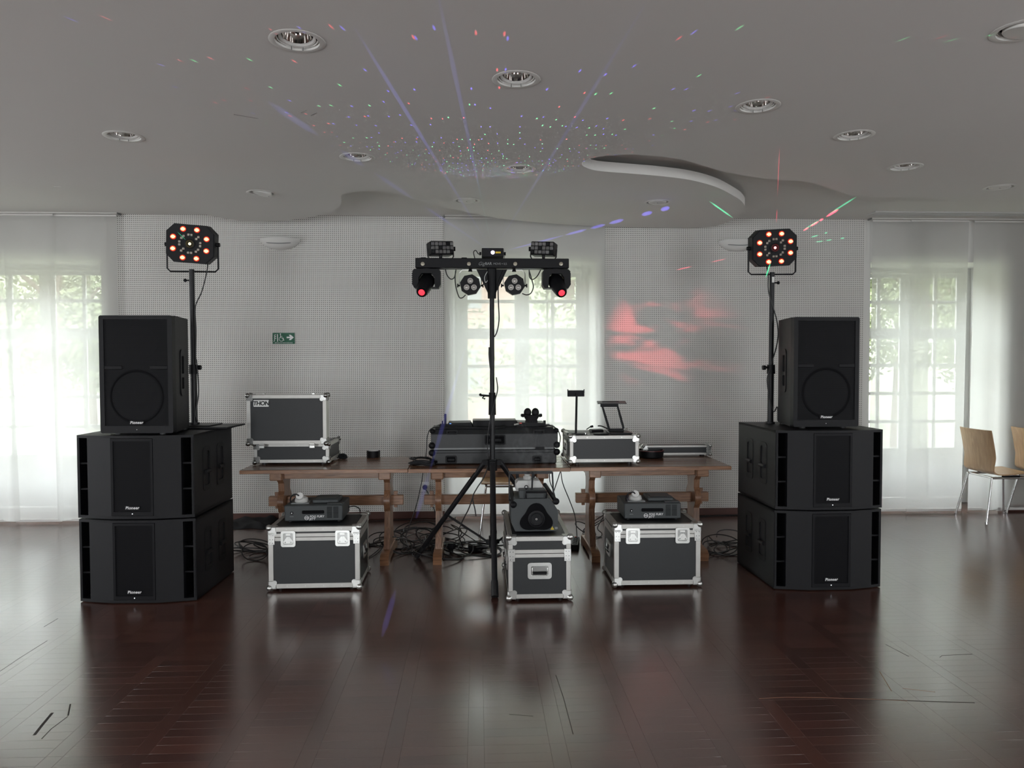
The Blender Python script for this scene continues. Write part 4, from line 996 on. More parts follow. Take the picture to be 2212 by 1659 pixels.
# laser box and its rays, drawn as self-glowing tubes
lc = L(1064, 548)
lb = MB().box(lc.x-0.077, lc.x+0.077, -0.06, 0.05, lc.z-0.031, lc.z+0.031, b=0.003).build('laser_box', M_BLACKP, gb_t)
MB().sphere((lc.x, -0.062, lc.z), 0.0125, 14, 8, (1, 0.5, 1)).build('laser_aperture', glow('laser_white_violet', (0.75, 0.6, 1.0), 14.0), lb)
MB().box(lc.x+0.02, lc.x+0.056, -0.0612, -0.06, lc.z-0.006, lc.z+0.006).build('warning_sticker', M_YELL, lb)
MB().tube([(lc.x-0.085, 0, bz1), (lc.x-0.085, 0, lc.z), (lc.x-0.078, 0, lc.z)], 0.003, 6).build('laser_bracket', M_STEEL, lb)
MB().tube([(lc.x+0.085, 0, bz1), (lc.x+0.085, 0, lc.z), (lc.x+0.078, 0, lc.z)], 0.003, 6).build('laser_bracket', M_STEEL, lb)
for s in (-1, 1): MB().cyl((lc.x+s*0.08, 0, lc.z), (lc.x+s*0.094, 0, lc.z), 0.012, n=10).build('laser_knob', M_BLACKP, lb)
LZ = Vector((lc.x, -0.07, lc.z))
def ceil_pt(px, py): p = gz(px, py, SLAB_Z-0.002); return Vector((p.x-GX, p.y-GY, p.z))
def rnd_segs(a, b, n, fill, sd):
    r = random.Random(sd); out = []; st = (b-a)/n
    for k in range(n): c = a+st*k; out.append((c+st*r.uniform(0, 0.1), c+st*(fill+r.uniform(-0.1, 0.1))))
    return out
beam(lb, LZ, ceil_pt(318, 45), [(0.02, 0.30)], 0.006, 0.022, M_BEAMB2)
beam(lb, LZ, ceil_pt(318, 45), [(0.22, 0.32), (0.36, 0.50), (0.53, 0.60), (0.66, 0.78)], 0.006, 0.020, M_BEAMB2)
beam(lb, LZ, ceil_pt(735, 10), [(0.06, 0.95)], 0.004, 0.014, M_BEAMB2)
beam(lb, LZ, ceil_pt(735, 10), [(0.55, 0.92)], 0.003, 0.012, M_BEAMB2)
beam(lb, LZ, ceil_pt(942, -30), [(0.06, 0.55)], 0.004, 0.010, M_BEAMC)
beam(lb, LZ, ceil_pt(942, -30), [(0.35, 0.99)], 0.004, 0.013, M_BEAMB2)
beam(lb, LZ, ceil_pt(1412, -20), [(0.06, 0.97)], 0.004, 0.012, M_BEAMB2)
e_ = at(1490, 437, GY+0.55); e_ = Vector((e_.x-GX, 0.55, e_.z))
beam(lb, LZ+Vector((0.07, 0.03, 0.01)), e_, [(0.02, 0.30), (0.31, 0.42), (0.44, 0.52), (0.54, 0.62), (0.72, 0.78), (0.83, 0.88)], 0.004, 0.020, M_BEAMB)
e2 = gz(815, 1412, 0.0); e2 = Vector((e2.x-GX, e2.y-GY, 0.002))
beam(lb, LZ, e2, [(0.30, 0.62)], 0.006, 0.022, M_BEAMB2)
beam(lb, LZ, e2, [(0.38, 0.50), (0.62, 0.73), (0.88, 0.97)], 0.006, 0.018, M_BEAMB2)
# the laser's dot pattern: one real projector of many fine coloured rays
def projector(name, parent, loc, aim, angle, energy, build_nodes, blend=0.1, size=0.002):
    l = bpy.data.lights.new(name, 'SPOT'); l.energy = energy; l.spot_size = radians(angle); l.spot_blend = blend; l.shadow_soft_size = size
    o = bpy.data.objects.new(name, l); COL.objects.link(o); o.parent = parent
    d = (Vector(aim)-Vector(loc)).normalized(); o.matrix_local = Matrix.Translation(loc) @ d.to_track_quat('-Z', 'Y').to_matrix().to_4x4()
    l.use_nodes = True; nt = l.node_tree; em = nt.nodes['Emission']
    tc = N(nt, 'ShaderNodeTexCoord'); sp = N(nt, 'ShaderNodeSeparateXYZ'); nt.links.new(tc.outputs['Normal'], sp.inputs[0])
    az = N(nt, 'ShaderNodeMath', operation='ABSOLUTE'); nt.links.new(sp.outputs[2], az.inputs[0]); cb = N(nt, 'ShaderNodeCombineXYZ')
    for k in range(2):
        dv = N(nt, 'ShaderNodeMath', operation='DIVIDE'); nt.links.new(sp.outputs[k], dv.inputs[0]); nt.links.new(az.outputs[0], dv.inputs[1]); nt.links.new(dv.outputs[0], cb.inputs[k])
    build_nodes(nt, em, cb.outputs[0]); return o
def dots(scale, radius, strength, keep):
    def f(nt, em, uv):
        vo = N(nt, 'ShaderNodeTexVoronoi'); vo.voronoi_dimensions = '2D'; vo.inputs['Scale'].default_value = scale; nt.links.new(uv, vo.inputs['Vector'])
        lt = N(nt, 'ShaderNodeMath', operation='LESS_THAN'); lt.inputs[1].default_value = radius; nt.links.new(vo.outputs['Distance'], lt.inputs[0])
        sp = N(nt, 'ShaderNodeSeparateColor'); nt.links.new(vo.outputs['Color'], sp.inputs[0])
        kp = N(nt, 'ShaderNodeMath', operation='LESS_THAN'); kp.inputs[1].default_value = keep; nt.links.new(sp.outputs[1], kp.inputs[0])
        cr = N(nt, 'ShaderNodeValToRGB'); cr.color_ramp.interpolation = 'CONSTANT'; e = cr.color_ramp.elements
        e[0].position = 0; e[0].color = (1, 0.08, 0.10, 1); e[1].position = 0.3; e[1].color = (0.15, 1, 0.35, 1); x = e.new(0.6); x.color = (0.16, 0.12, 1, 1)
        nt.links.new(sp.outputs[0], cr.inputs[0]); nt.links.new(cr.outputs[0], em.inputs['Color'])
        m1 = N(nt, 'ShaderNodeMath', operation='MULTIPLY'); nt.links.new(lt.outputs[0], m1.inputs[0]); nt.links.new(kp.outputs[0], m1.inputs[1])
        m2 = N(nt, 'ShaderNodeMath', operation='MULTIPLY'); m2.inputs[1].default_value = strength; nt.links.new(m1.outputs[0], m2.inputs[0]); nt.links.new(m2.outputs[0], em.inputs['Strength'])
    return f
projector('laser_dots', lb, LZ+Vector((0, -0.012, 0.012)), LZ+Vector((0, -1.0, 0.78)), 94, 620.0, dots(24, 0.052, 1.0, 0.42))
# added hidden spot with a noise mask, imitating red lit haze at the wall
def red_patch_mask(nt, em, uv):
    no = N(nt, 'ShaderNodeTexNoise'); no.inputs['Scale'].default_value = 3.2; no.inputs['Detail'].default_value = 3; no.inputs['Distortion'].default_value = 0.8
    mp = N(nt, 'ShaderNodeMapping'); mp.inputs['Rotation'].default_value = (0, 0, radians(28)); mp.inputs['Scale'].default_value = (1.0, 2.6, 1); nt.links.new(uv, mp.inputs['Vector']); nt.links.new(mp.outputs[0], no.inputs['Vector'])
    mr = N(nt, 'ShaderNodeMapRange'); mr.interpolation_type = 'SMOOTHSTEP'; mr.inputs[1].default_value = 0.46; mr.inputs[2].default_value = 0.60; nt.links.new(no.outputs['Fac'], mr.inputs[0])
    em.inputs['Color'].default_value = (1.0, 0.10, 0.12, 1); nt.links.new(mr.outputs[0], em.inputs['Strength'])
wp = at(1432, 735, WALL_Y-0.03); wl = Vector((wp.x-GX, wp.y-GY, wp.z))
projector('added_red_spot', gb_t, Vector((L(1201, 600).x+0.02, 0.12, L(1201, 640).z)), wl, 33, 100.0, red_patch_mask, 0.7, 0.01)
def plain_red(nt, em, uv): em.inputs['Color'].default_value = (1.0, 0.04, 0.05, 1); em.inputs['Strength'].default_value = 1.0
for (Lp, d), fp in ((lens_a, (430, 1640)), (lens_b, (1780, 1640))):
    g_ = gz(*fp, 0.0); projector('head_beam_lamp', gb_t, Lp+d*0.03, Vector((g_.x-GX, g_.y-GY, 0)), 16, 25.0, plain_red, 0.9, 0.01)

# cables on the bar
def bcable(pts, r=0.004, dy=-0.03): MB().tube(smooth_path([L(x, y, dy) for x, y in pts], 6), r, 6).build('bar_cable', M_RUBBER, gb_t)
bcable([(962, 582), (966, 595), (974, 603), (981, 600), (984, 590), (985, 582)])
bcable([(984, 585), (983, 605), (986, 625), (992, 642), (999, 643), (1006, 637)])
bcable([(1168, 583), (1160, 597), (1150, 604), (1144, 598), (1143, 583)])
bcable([(1143, 585), (1149, 605), (1152, 620), (1147, 633), (1138, 637), (1128, 634)])
bcable([(1089, 583), (1080, 605), (1076, 625), (1077, 660), (1078, 690), (1074, 715), (1068, 728)], 0.0045)
bcable([(1057, 750), (1057, 770), (1060, 800)], 0.006)
bcable([(1072, 815), (1075, 840), (1070, 862), (1062, 895), (1055, 930), (1053, 960), (1055, 990)], 0.004)
bcable([(1056, 985), (1053, 1010), (1043, 1035), (1030, 1055), (1021, 1075), (1026, 1100), (1028, 1115)], 0.0045, 0.03)
bcable([(1026, 560), (1023, 545), (1028, 541), (1033, 548), (1039, 549)], 0.0035, -0.01)
MB().tube(smooth_path([L(1055, 585, -0.01), L(1047, 598, -0.01), L(1049, 610, -0.01), L(1056, 600, -0.01)], 6, True), 0.0025, 6, True).build('safety_wire', M_STEEL, gb_t)
# ================================================================== TRESTLE TABLES
TZ, TY0, TY1 = 0.72, 5.37, 6.07
TX = [gz(515, 1017, TZ).x, gz(881, 1013, TZ).x, gz(1232, 1010, TZ).x, gz(1581, 1007, TZ).x]
def trestle_table(x0, x1, lab, ends, y0=TY0):
    t = thing('trestle_table', lab, 'table', ((x0+x1)/2, (y0+TY1)/2, 0), 0, 'wooden trestle tables in a row')
    hw = (x1-x0)/2-0.001; hd = (TY1-y0)/2; nb = 5
    for k in range(nb):
        a = -hd+2*hd*k/nb; MB().box(-hw, hw, a+0.0008, a+2*hd/nb-0.0008, TZ-0.028, TZ, b=0.0025).build('top_board', M_TABLETOP, t)
    MB().box(-hw, hw, -hd-0.004, -hd+0.0006, TZ-0.0275, TZ-0.001, b=0.0015).build('edge_band', M_TABLE, t)
    e0, e1 = ends[0]-(x0+x1)/2, ends[1]-(x0+x1)/2
    MB().box(e0-0.01, e1+0.01, -hd+0.16, -hd+0.19, TZ-0.09, TZ-0.028, b=0.003).build('apron', M_TABLE, t)
    MB().box(e0-0.01, e1+0.01, hd-0.19, hd-0.16, TZ-0.09, TZ-0.028, b=0.003).build('apron', M_TABLE, t)
    MB().box(e0-0.115, e1+0.115, -0.025, 0.025, 0.395, 0.47, b=0.004).build('stretcher', M_TABLE, t)
    for e in (e0, e1):
        s = -1 if e == e0 else 1
        MB().box(e-0.045, e+0.045, -hd+0.10, hd-0.10, TZ-0.095, TZ-0.029, b=0.006).build('top_rail', M_TABLE, t)
        prof = [(-0.15, 0.08), (-0.13, 0.15), (-0.09, 0.24), (-0.085, 0.36), (-0.13, 0.42), (-0.13, 0.46), (-0.085, 0.52), (-0.09, 0.58), (-0.15, TZ-0.095)]
        poly = prof+[(-y, z) for y, z in reversed(prof)]
        MB().prism(poly, -0.0225, 0.0225, T(e, 0, 0) @ RZ(90) @ RX(90)).build('upright', M_TABLEZ, t)
        ft = [(-0.29, 0.0), (-0.30, 0.05), (-0.27, 0.075), (-0.12, 0.085), (0.12, 0.085), (0.27, 0.075), (0.30, 0.05), (0.29, 0.0), (0.18, 0.0), (0.16, 0.02), (-0.16, 0.02), (-0.18, 0.0)]
        MB().prism(ft[::-1], -0.032, 0.032, T(e, 0, 0) @ RZ(90) @ RX(90)).build('foot', M_TABLE, t)
        MB().prism([(-0.012, 0.375), (0.012, 0.375), (0.016, 0.50), (-0.016, 0.50)], -0.012, 0.012, T(e+s*0.055, 0, 0) @ FRONT).build('wedge', M_TABLEZ, t)
    return t
YC = (TY0+TY1)/2
trestle_table(TX[0], TX[1], 'wooden trestle table carrying the open silver-edged case', (at(607, 1060, YC-0.1).x, at(836, 1060, YC-0.1).x))
trestle_table(TX[1]+0.002, TX[2], 'wooden trestle table under the black mixing console', (at(947, 1060, YC-0.1).x, at(1168, 1060, YC-0.1).x), TY0-0.015)
trestle_table(TX[2]+0.002, TX[3], 'wooden trestle table carrying the case with the phone stand', (at(1279, 1060, YC-0.1).x, at(1506, 1060, YC-0.1).x))

# ================================================================== PLYWOOD CHAIRS
def chair(loc, rz, lab):
    """local +y is the direction the sitter faces; shell swept along its profile"""
    t = thing('plywood_chair', lab, 'chair', loc, rz, 'beech plywood chairs')
    prof = smooth_path([(0.235, 0.442), (0.20, 0.452), (0.08, 0.447), (-0.05, 0.438), (-0.125, 0.440), (-0.170, 0.463), (-0.188, 0.51), (-0.200, 0.60), (-0.220, 0.72), (-0.248, 0.855)], 5)
    prof = [Vector((p.x, p.y)) for p in prof]; nx = 10; th = 0.010; vs = []; fs = []
    n = len(prof)
    for side in (0, 1):
        for i, p in enumerate(prof):
            tg = (prof[min(i+1, n-1)]-prof[max(i-1, 0)]).normalized(); nm = Vector((tg.y, -tg.x))
            up = max(0.0, (p.y-0.47)/0.38)
            hw = 0.205+0.012*min(1, up*2)
            for k in range(nx+1):
                u = -1+2*k/nx; bow = 0.030*u*u*min(1.0, up*3); dish = 0.006*u*u*(1-min(1, up*3))
                q = p+nm*(th*side); vs.append((u*hw, q.x+bow, q.y+dish))
    W = nx+1
    def id_(s, i, k): return s*n*W+i*W+k
    for s in (0, 1):
        for i in range(n-1):
            for k in range(nx): fs.append((id_(s, i, k), id_(s, i, k+1), id_(s, i+1, k+1), id_(s, i+1, k)))
    for i in range(n-1):
        for k in (0, nx): fs.append((id_(0, i, k), id_(0, i+1, k), id_(1, i+1, k), id_(1, i, k)))
    for k in range(nx):
        for i in (0, n-1): fs.append((id_(0, i, k), id_(0, i, k+1), id_(1, i, k+1), id_(1, i, k)))
    MB().add(vs, fs).build('seat_shell', M_BEECH, t, ang=50)
    for s in (-1, 1):
        for (yt, yb) in ((-0.165, -0.245), (0.185, 0.235)):
            MB().cyl((s*0.165, yt, 0.415), (s*0.218, yb, 0.012), 0.0105, 0.0105, 12).cyl((s*0.2165, yb, 0.02), (s*0.219, yb, 0.0), 0.0125, n=12).build('leg', M_CHROME, t)
        MB().cyl((s*0.165, -0.165, 0.415), (s*0.165, 0.185, 0.415), 0.0105, n=12).sphere((s*0.165, -0.165, 0.415), 0.0105).sphere((s*0.165, 0.185, 0.415), 0.0105).build('side_tube', M_CHROME, t)
    for yy in (-0.15, 0.15): MB().cyl((-0.165, yy, 0.415), (0.165, yy, 0.415), 0.009, n=10).build('cross_tube', M_CHROME, t)
    for s in (-1, 1): MB().box(s*0.165-0.016, s*0.165+0.016, -0.06, 0.10, 0.420, 0.436, b=0.004).build('seat_pad', M_BLACKP, t)
    return t
chair((4.875, 6.72, 0), -90, 'beech plywood chair on chrome legs nearest the right window gap')
chair((5.385, 6.72, 0), -90, 'beech plywood chair cut off by the right edge of the picture')
chair((0.24, 6.52, 0), 178, 'plywood chair tucked behind the middle table, mostly hidden')
# ================================================================== FLIGHT CASES
def ball_corner(name, parent, c, s, r=0.021, pw=0.05, ball=None):
    """c corner point; s signs pointing outwards"""
    mb = MB().sphere((c[0]-s[0]*0.004, c[1]-s[1]*0.004, c[2]-s[2]*0.004), r, 14, 9)
    e = 0.0045
    for ax in range(3):
        o1, o2 = [i for i in range(3) if i != ax]
        lo = [0, 0, 0]; hi = [0, 0, 0]
        a = c[ax]+s[ax]*e; lo[ax], hi[ax] = min(a, a-s[ax]*e), max(a, a-s[ax]*e)
        for o in (o1, o2): q = c[o]-s[o]*pw; lo[o], hi[o] = min(c[o], q), max(c[o], q)
        mb.box(lo[0], hi[0], lo[1], hi[1], lo[2], hi[2], b=0.0018)
        q = list(c); q[o1] -= s[o1]*pw*0.78; q[o2] -= s[o2]*pw*0.78; q[ax] = a-s[ax]*0.0007; q2 = list(q); q2[ax] = a-s[ax]*(e-0.0004); mb.cyl(q2, q, pw*0.34, n=12)
    return mb.build(name, ball or M_STEEL, parent)
def latch(parent, x, z, y=0.0):
    M = T(x, y, z) @ FRONT
    d = MB().ringprism(rrect(0.094, 0.104, 0.014), [rrect(0.064, 0.076, 0.008)], 0.0, 0.006, M).build('butterfly_latch', M_STEEL, parent)
    MB().prism(rrect(0.066, 0.078, 0.008), 0.0, 0.0016, M).build('latch_dish', M_BALLD, d)
    w = MB().prism([(-0.027, -0.030), (0.027, -0.030), (0.030, -0.018), (0.010, 0.012), (-0.010, 0.012), (-0.030, -0.018)], 0.002, 0.0055, M).box(-0.016, 0.016, 0.022, 0.034, 0.002, 0.006, M)
    w.cyl((0, -0.006, 0.005), (0, -0.006, 0.009), 0.010, n=12, M=M); w.build('latch_wing', M_STEEL, d)
    for sx in (-1, 1): MB().cyl((sx*0.018, -0.022, 0.005), (sx*0.018, -0.022, 0.0075), 0.005, n=8, M=M).build('latch_rivet', M_BALLD, d)
def handle(parent, M, w=0.150, h=0.102):
    d = MB().ringprism(rrect(w, h, 0.018), [rrect(w-0.042, h-0.040, 0.01)], 0.0, 0.007, M).build('handle', M_STEEL, parent)
    MB().prism(rrect(w-0.04, h-0.038, 0.01), 0.0, 0.0015, M).build('handle_dish', M_BALLD, d)
    MB().tube([(-w/2+0.028, 0.018, 0.005), (-w/2+0.028, -0.012, 0.010), (w/2-0.028, -0.012, 0.010), (w/2-0.028, 0.018, 0.005)], 0.004, 6, M=M).build('handle_bail', M_STEEL, d)
    MB().cyl((-w/2+0.032, -0.014, 0.011), (w/2-0.032, -0.014, 0.011), 0.0085, n=10, M=M).build('handle_grip', M_BLACKP, d)
def flight_case(name, lab, w, d, h, loc, rz=0, seam=0.068, tw=0.031, latches=(), fhandle=None, shandle=0, panel=None, group=None, feet=0.018, ballr=0.021, balls=True, lid=True, belt=0.025, bm=None):
    t = thing(name, lab, 'flight case', loc, rz, group); P = panel or M_CASEB; k = 0.0022; hw = w/2
    z0, z1 = feet, h; zs = h-seam
    MB().box(-hw+k, hw-k, k, d-k, z0+k, (zs if lid else z1)-0.001).build('body', P, t)
    if lid: MB().box(-hw+k, hw-k, k, d-k, zs+0.001, z1-k).build('lid', P, t)
    def prof(x0, x1, y0, y1, za, zb): MB().box(x0, x1, y0, y1, za, zb, b=0.0012).build('edge_profile', M_ALU, t)
    e = k
    def Lx(y, z, sy, sz):      # edge along x: two flanges
        mb = MB().box(-hw, hw, min(y, y-sy*e), max(y, y-sy*e), min(z, z-sz*tw), max(z, z-sz*tw), b=0.0008)
        mb.box(-hw, hw, min(y, y-sy*tw), max(y, y-sy*tw), min(z, z-sz*e), max(z, z-sz*e), b=0.0008); mb.build('edge_profile', M_ALU, t)
    def Ly(x, z, sx, sz):
        mb = MB().box(min(x, x-sx*e), max(x, x-sx*e), 0, d, min(z, z-sz*tw), max(z, z-sz*tw), b=0.0008)
        mb.box(min(x, x-sx*tw), max(x, x-sx*tw), 0, d, min(z, z-sz*e), max(z, z-sz*e), b=0.0008); mb.build('edge_profile', M_ALU, t)
    def Lz(x, y, sx, sy, za, zb):
        mb = MB().box(min(x, x-sx*e), max(x, x-sx*e), min(y, y-sy*tw), max(y, y-sy*tw), za, zb, b=0.0008)
        mb.box(min(x, x-sx*tw), max(x, x-sx*tw), min(y, y-sy*e), max(y, y-sy*e), za, zb, b=0.0008); mb.build('edge_profile', M_ALU, t)
    for (y, sy) in ((0, -1), (d, 1)):
        for (z, sz) in ((z0, -1), (z1, 1)): Lx(y, z, sy, sz)
        if lid:
            prof(-hw, hw, y-0.0004-(e if sy > 0 else 0), y+0.0004+(0 if sy > 0 else e), zs+0.0012, zs+belt)
            prof(-hw, hw, y-0.0004-(e if sy > 0 else 0), y+0.0004+(0 if sy > 0 else e), zs-belt, zs-0.0012)
    for (x, sx) in ((-hw, -1), (hw, 1)):
        for (z, sz) in ((z0, -1), (z1, 1)): Ly(x, z, sx, sz)
        if lid:
            prof(x-0.0004-(e if sx > 0 else 0), x+0.0004+(0 if sx > 0 else e), 0, d, zs+0.0012, zs+belt)
            prof(x-0.0004-(e if sx > 0 else 0), x+0.0004+(0 if sx > 0 else e), 0, d, zs-belt, zs-0.0012)
        for (y, sy) in ((0, -1), (d, 1)):
            Lz(x, y, sx, sy, z0, zs-0.001 if lid else z1)
            if lid: Lz(x, y, sx, sy, zs+0.001, z1)
    if balls:
        for (x, sx) in ((-hw, -1), (hw, 1)):
            for (y, sy) in ((0, -1), (d, 1)):
                for (z, sz) in ((z0, -1), (z1, 1)): ball_corner('ball_corner', t, (x, y, z), (sx, sy, sz), ballr, ballr*2.3, bm)
    if lid and balls:
        for (x, sx) in ((-hw, -1), (hw, 1)):
            MB().box(min(x+sx*0.001, x-sx*0.042), max(x+sx*0.001, x-sx*0.042), -0.0045, 0.0, zs-0.048, zs+0.03, b=0.0015).build('seam_bracket', M_STEEL, t)
            for zz in (-0.036, -0.014, 0.014):
                for q in (0.012, 0.030): MB().cyl((x-sx*q, -0.0065, zs+zz), (x-sx*q, -0.004, zs+zz), 0.003, n=8).build('bracket_rivet', M_BALLD, t)
    n = max(2, int(w/0.14))
    for kx in range(1, n+1):
        x = -hw+w*kx/(n+1)
        for z in (z0+tw*0.5, z1-tw*0.5): MB().cyl((x, -0.0022, z), (x, 0.001, z), 0.0035, n=8).build('rivet', M_STEEL, t)
    for x in latches: latch(t, x, zs-0.010, -0.0026)
    if fhandle is not None: handle(t, T(0, -0.0005, fhandle) @ FRONT)
    if shandle:
        M = T(shandle*hw, d/2, h*0.52) @ RZ(90*shandle) @ RX(90); handle(t, M @ T(0, 0, 0.001))
        if d > 0.6:
            for q in (-0.28, 0.28): handle(t, M @ T(q, 0.02, 0.001), 0.09, 0.10)
    for sx in (-1, 1):
        for yy in (0.06, d-0.06): MB().cyl((sx*(hw-0.06), yy, 0), (sx*(hw-0.06), yy, feet+0.001), 0.018, n=12).build('rubber_foot', M_RUBBER, t)
    return t
CL_Y, CC_Y, CR_Y = 4.857, 4.565, 4.805
def span(p0, p1, y): return at(p0, 1200, y).x, at(p1, 1200, y).x
lx0, lx1 = span(580, 777, CL_Y); lh = at(677, 1138, CL_Y).z
flight_case('flight_case', 'silver-edged black flight case under the left fog machine', lx1-lx0, 0.42, lh, ((lx0+lx1)/2, CL_Y, 0), 0.6, 0.066, latches=(-0.165, 0.185), shandle=1, group='silver-edged cases on the floor')
cx0, cx1 = span(1098, 1233, CC_Y); ch = at(1166, 1159, CC_Y).z
flight_case('flight_case', 'long silver-edged flight case with a front handle under the centre fog machine', cx1-cx0, 0.76, ch, ((cx0+cx1)/2, CC_Y, 0), 0, 0.107, tw=0.028, fhandle=ch*0.475, shandle=-1, group='silver-edged cases on the floor')
rx0, rx1 = span(1327, 1513, CR_Y); rh = at(1420, 1132, CR_Y).z
flight_case('flight_case', 'silver-edged black flight case under the right fog machine', rx1-rx0, 0.41, rh, ((rx0+rx1)/2, CR_Y, 0), -0.5, 0.066, latches=(-0.165, 0.165), shandle=-1, group='silver-edged cases on the floor')
# cases on the tables
ty = 5.47
a, b = at(1231, 970, ty), at(1380, 970, ty); hh = at(1300, 941, ty).z-TZ
tc_t = flight_case('flight_case', 'silver-edged case on the table carrying phone and laptop stands', b.x-a.x, 0.46, hh, ((a.x+b.x)/2, ty, TZ), 0, 0.05, tw=0.026, panel=M_GREYC, shandle=-1, lid=False, feet=0.022, ballr=0.019, group='silver-edged cases on the tables')
CTOP = TZ+hh; CTX, CTY = (a.x+b.x)/2, ty
# open case with upright lid
oy = 5.62
a, b = at(548, 990, oy), at(711, 990, oy); ow = b.x-a.x; oh = at(630, 958, oy).z-TZ; ocx = (a.x+b.x)/2
oc = flight_case('flight_case', 'open silver-edged case with its lettered lid standing upright', ow, 0.40, oh, (ocx, oy, TZ), -1.0, lid=False, tw=0.024, feet=0.018, ballr=0.019, bm=M_BALLD, group='silver-edged cases on the tables')
lidM = T(-0.012, -0.075, oh+0.004)
lz1 = at(620, 853, oy-0.07).z-TZ-oh-0.004; lw = ow*1.04
ld = MB().box(-lw/2+0.002, lw/2-0.002, 0.002, 0.085, 0.002, lz1-0.002).build('open_lid', M_CASEB, oc, lidM)
for (x0, x1, za, zb) in ((-lw/2, lw/2, 0, 0.026), (-lw/2, lw/2, lz1-0.026, lz1), (-lw/2, -lw/2+0.026, 0, lz1), (lw/2-0.026, lw/2, 0, lz1)):
    MB().box(x0, x1, 0.0, 0.0025, za, zb, b=0.001).build('lid_profile', M_ALU, ld)
for (x0, x1) in ((-lw/2-0.001, -lw/2+0.0015), (lw/2-0.0015, lw/2+0.001)):
    MB().box(x0, x1, 0.0, 0.086, 0, lz1, b=0.0008).build('lid_profile', M_ALU, ld)
MB().box(-lw/2, lw/2, 0.0, 0.086, lz1-0.001, lz1+0.0015, b=0.0008).build('lid_profile', M_ALU, ld)
for sx in (-1, 1):
    for (z, sz) in ((0, -1), (lz1, 1)):
        for (y, sy) in ((0, -1), (0.085, 1)): ball_corner('ball_corner', ld, (sx*lw/2, y, z), (sx, sy, sz), 0.019, 0.042, M_BALLD)
    MB().box(sx*0.185-0.02, sx*0.185+0.02, -0.006, 0.0, -0.030, 0.006, b=0.002).cyl((sx*0.185-0.02, -0.006, -0.006), (sx*0.185+0.02, -0.006, -0.006), 0.005, n=10).build('hinge', M_STEEL, ld)
    MB().box(sx*0.185-0.012, sx*0.185+0.012, 0.05, 0.07, lz1, lz1+0.012, b=0.002).build('latch_tongue', M_STEEL, ld)
bx_, bz_ = -lw/2+0.105, lz1-0.062
MB().prism(rrect(0.112, 0.050, 0.005), 0.0, 0.002, T(bx_, 0.0018, bz_) @ FRONT).build('name_plate', M_WHITEP, ld)
text('name_plate_lettering', 'THON', 0.042, M_LOGOD, ld, T(bx_, -0.0008, bz_-0.001) @ FRONT, 0.0004, 0.12, space=0.92, bold=0.0016)
# upturned lid behind the tin
ly = 5.93
a, b = at(1389, 975, ly), at(1536, 975, ly); hh = at(1460, 962, ly).z-TZ
flight_case('case_lid', 'loose silver-edged case lid lying at the back of the right table', b.x-a.x, 0.11, hh, ((a.x+b.x)/2, ly, TZ), 0, lid=False, tw=0.016, feet=0.014, ballr=0.016, panel=M_CASEB, group='silver-edged cases on the tables')

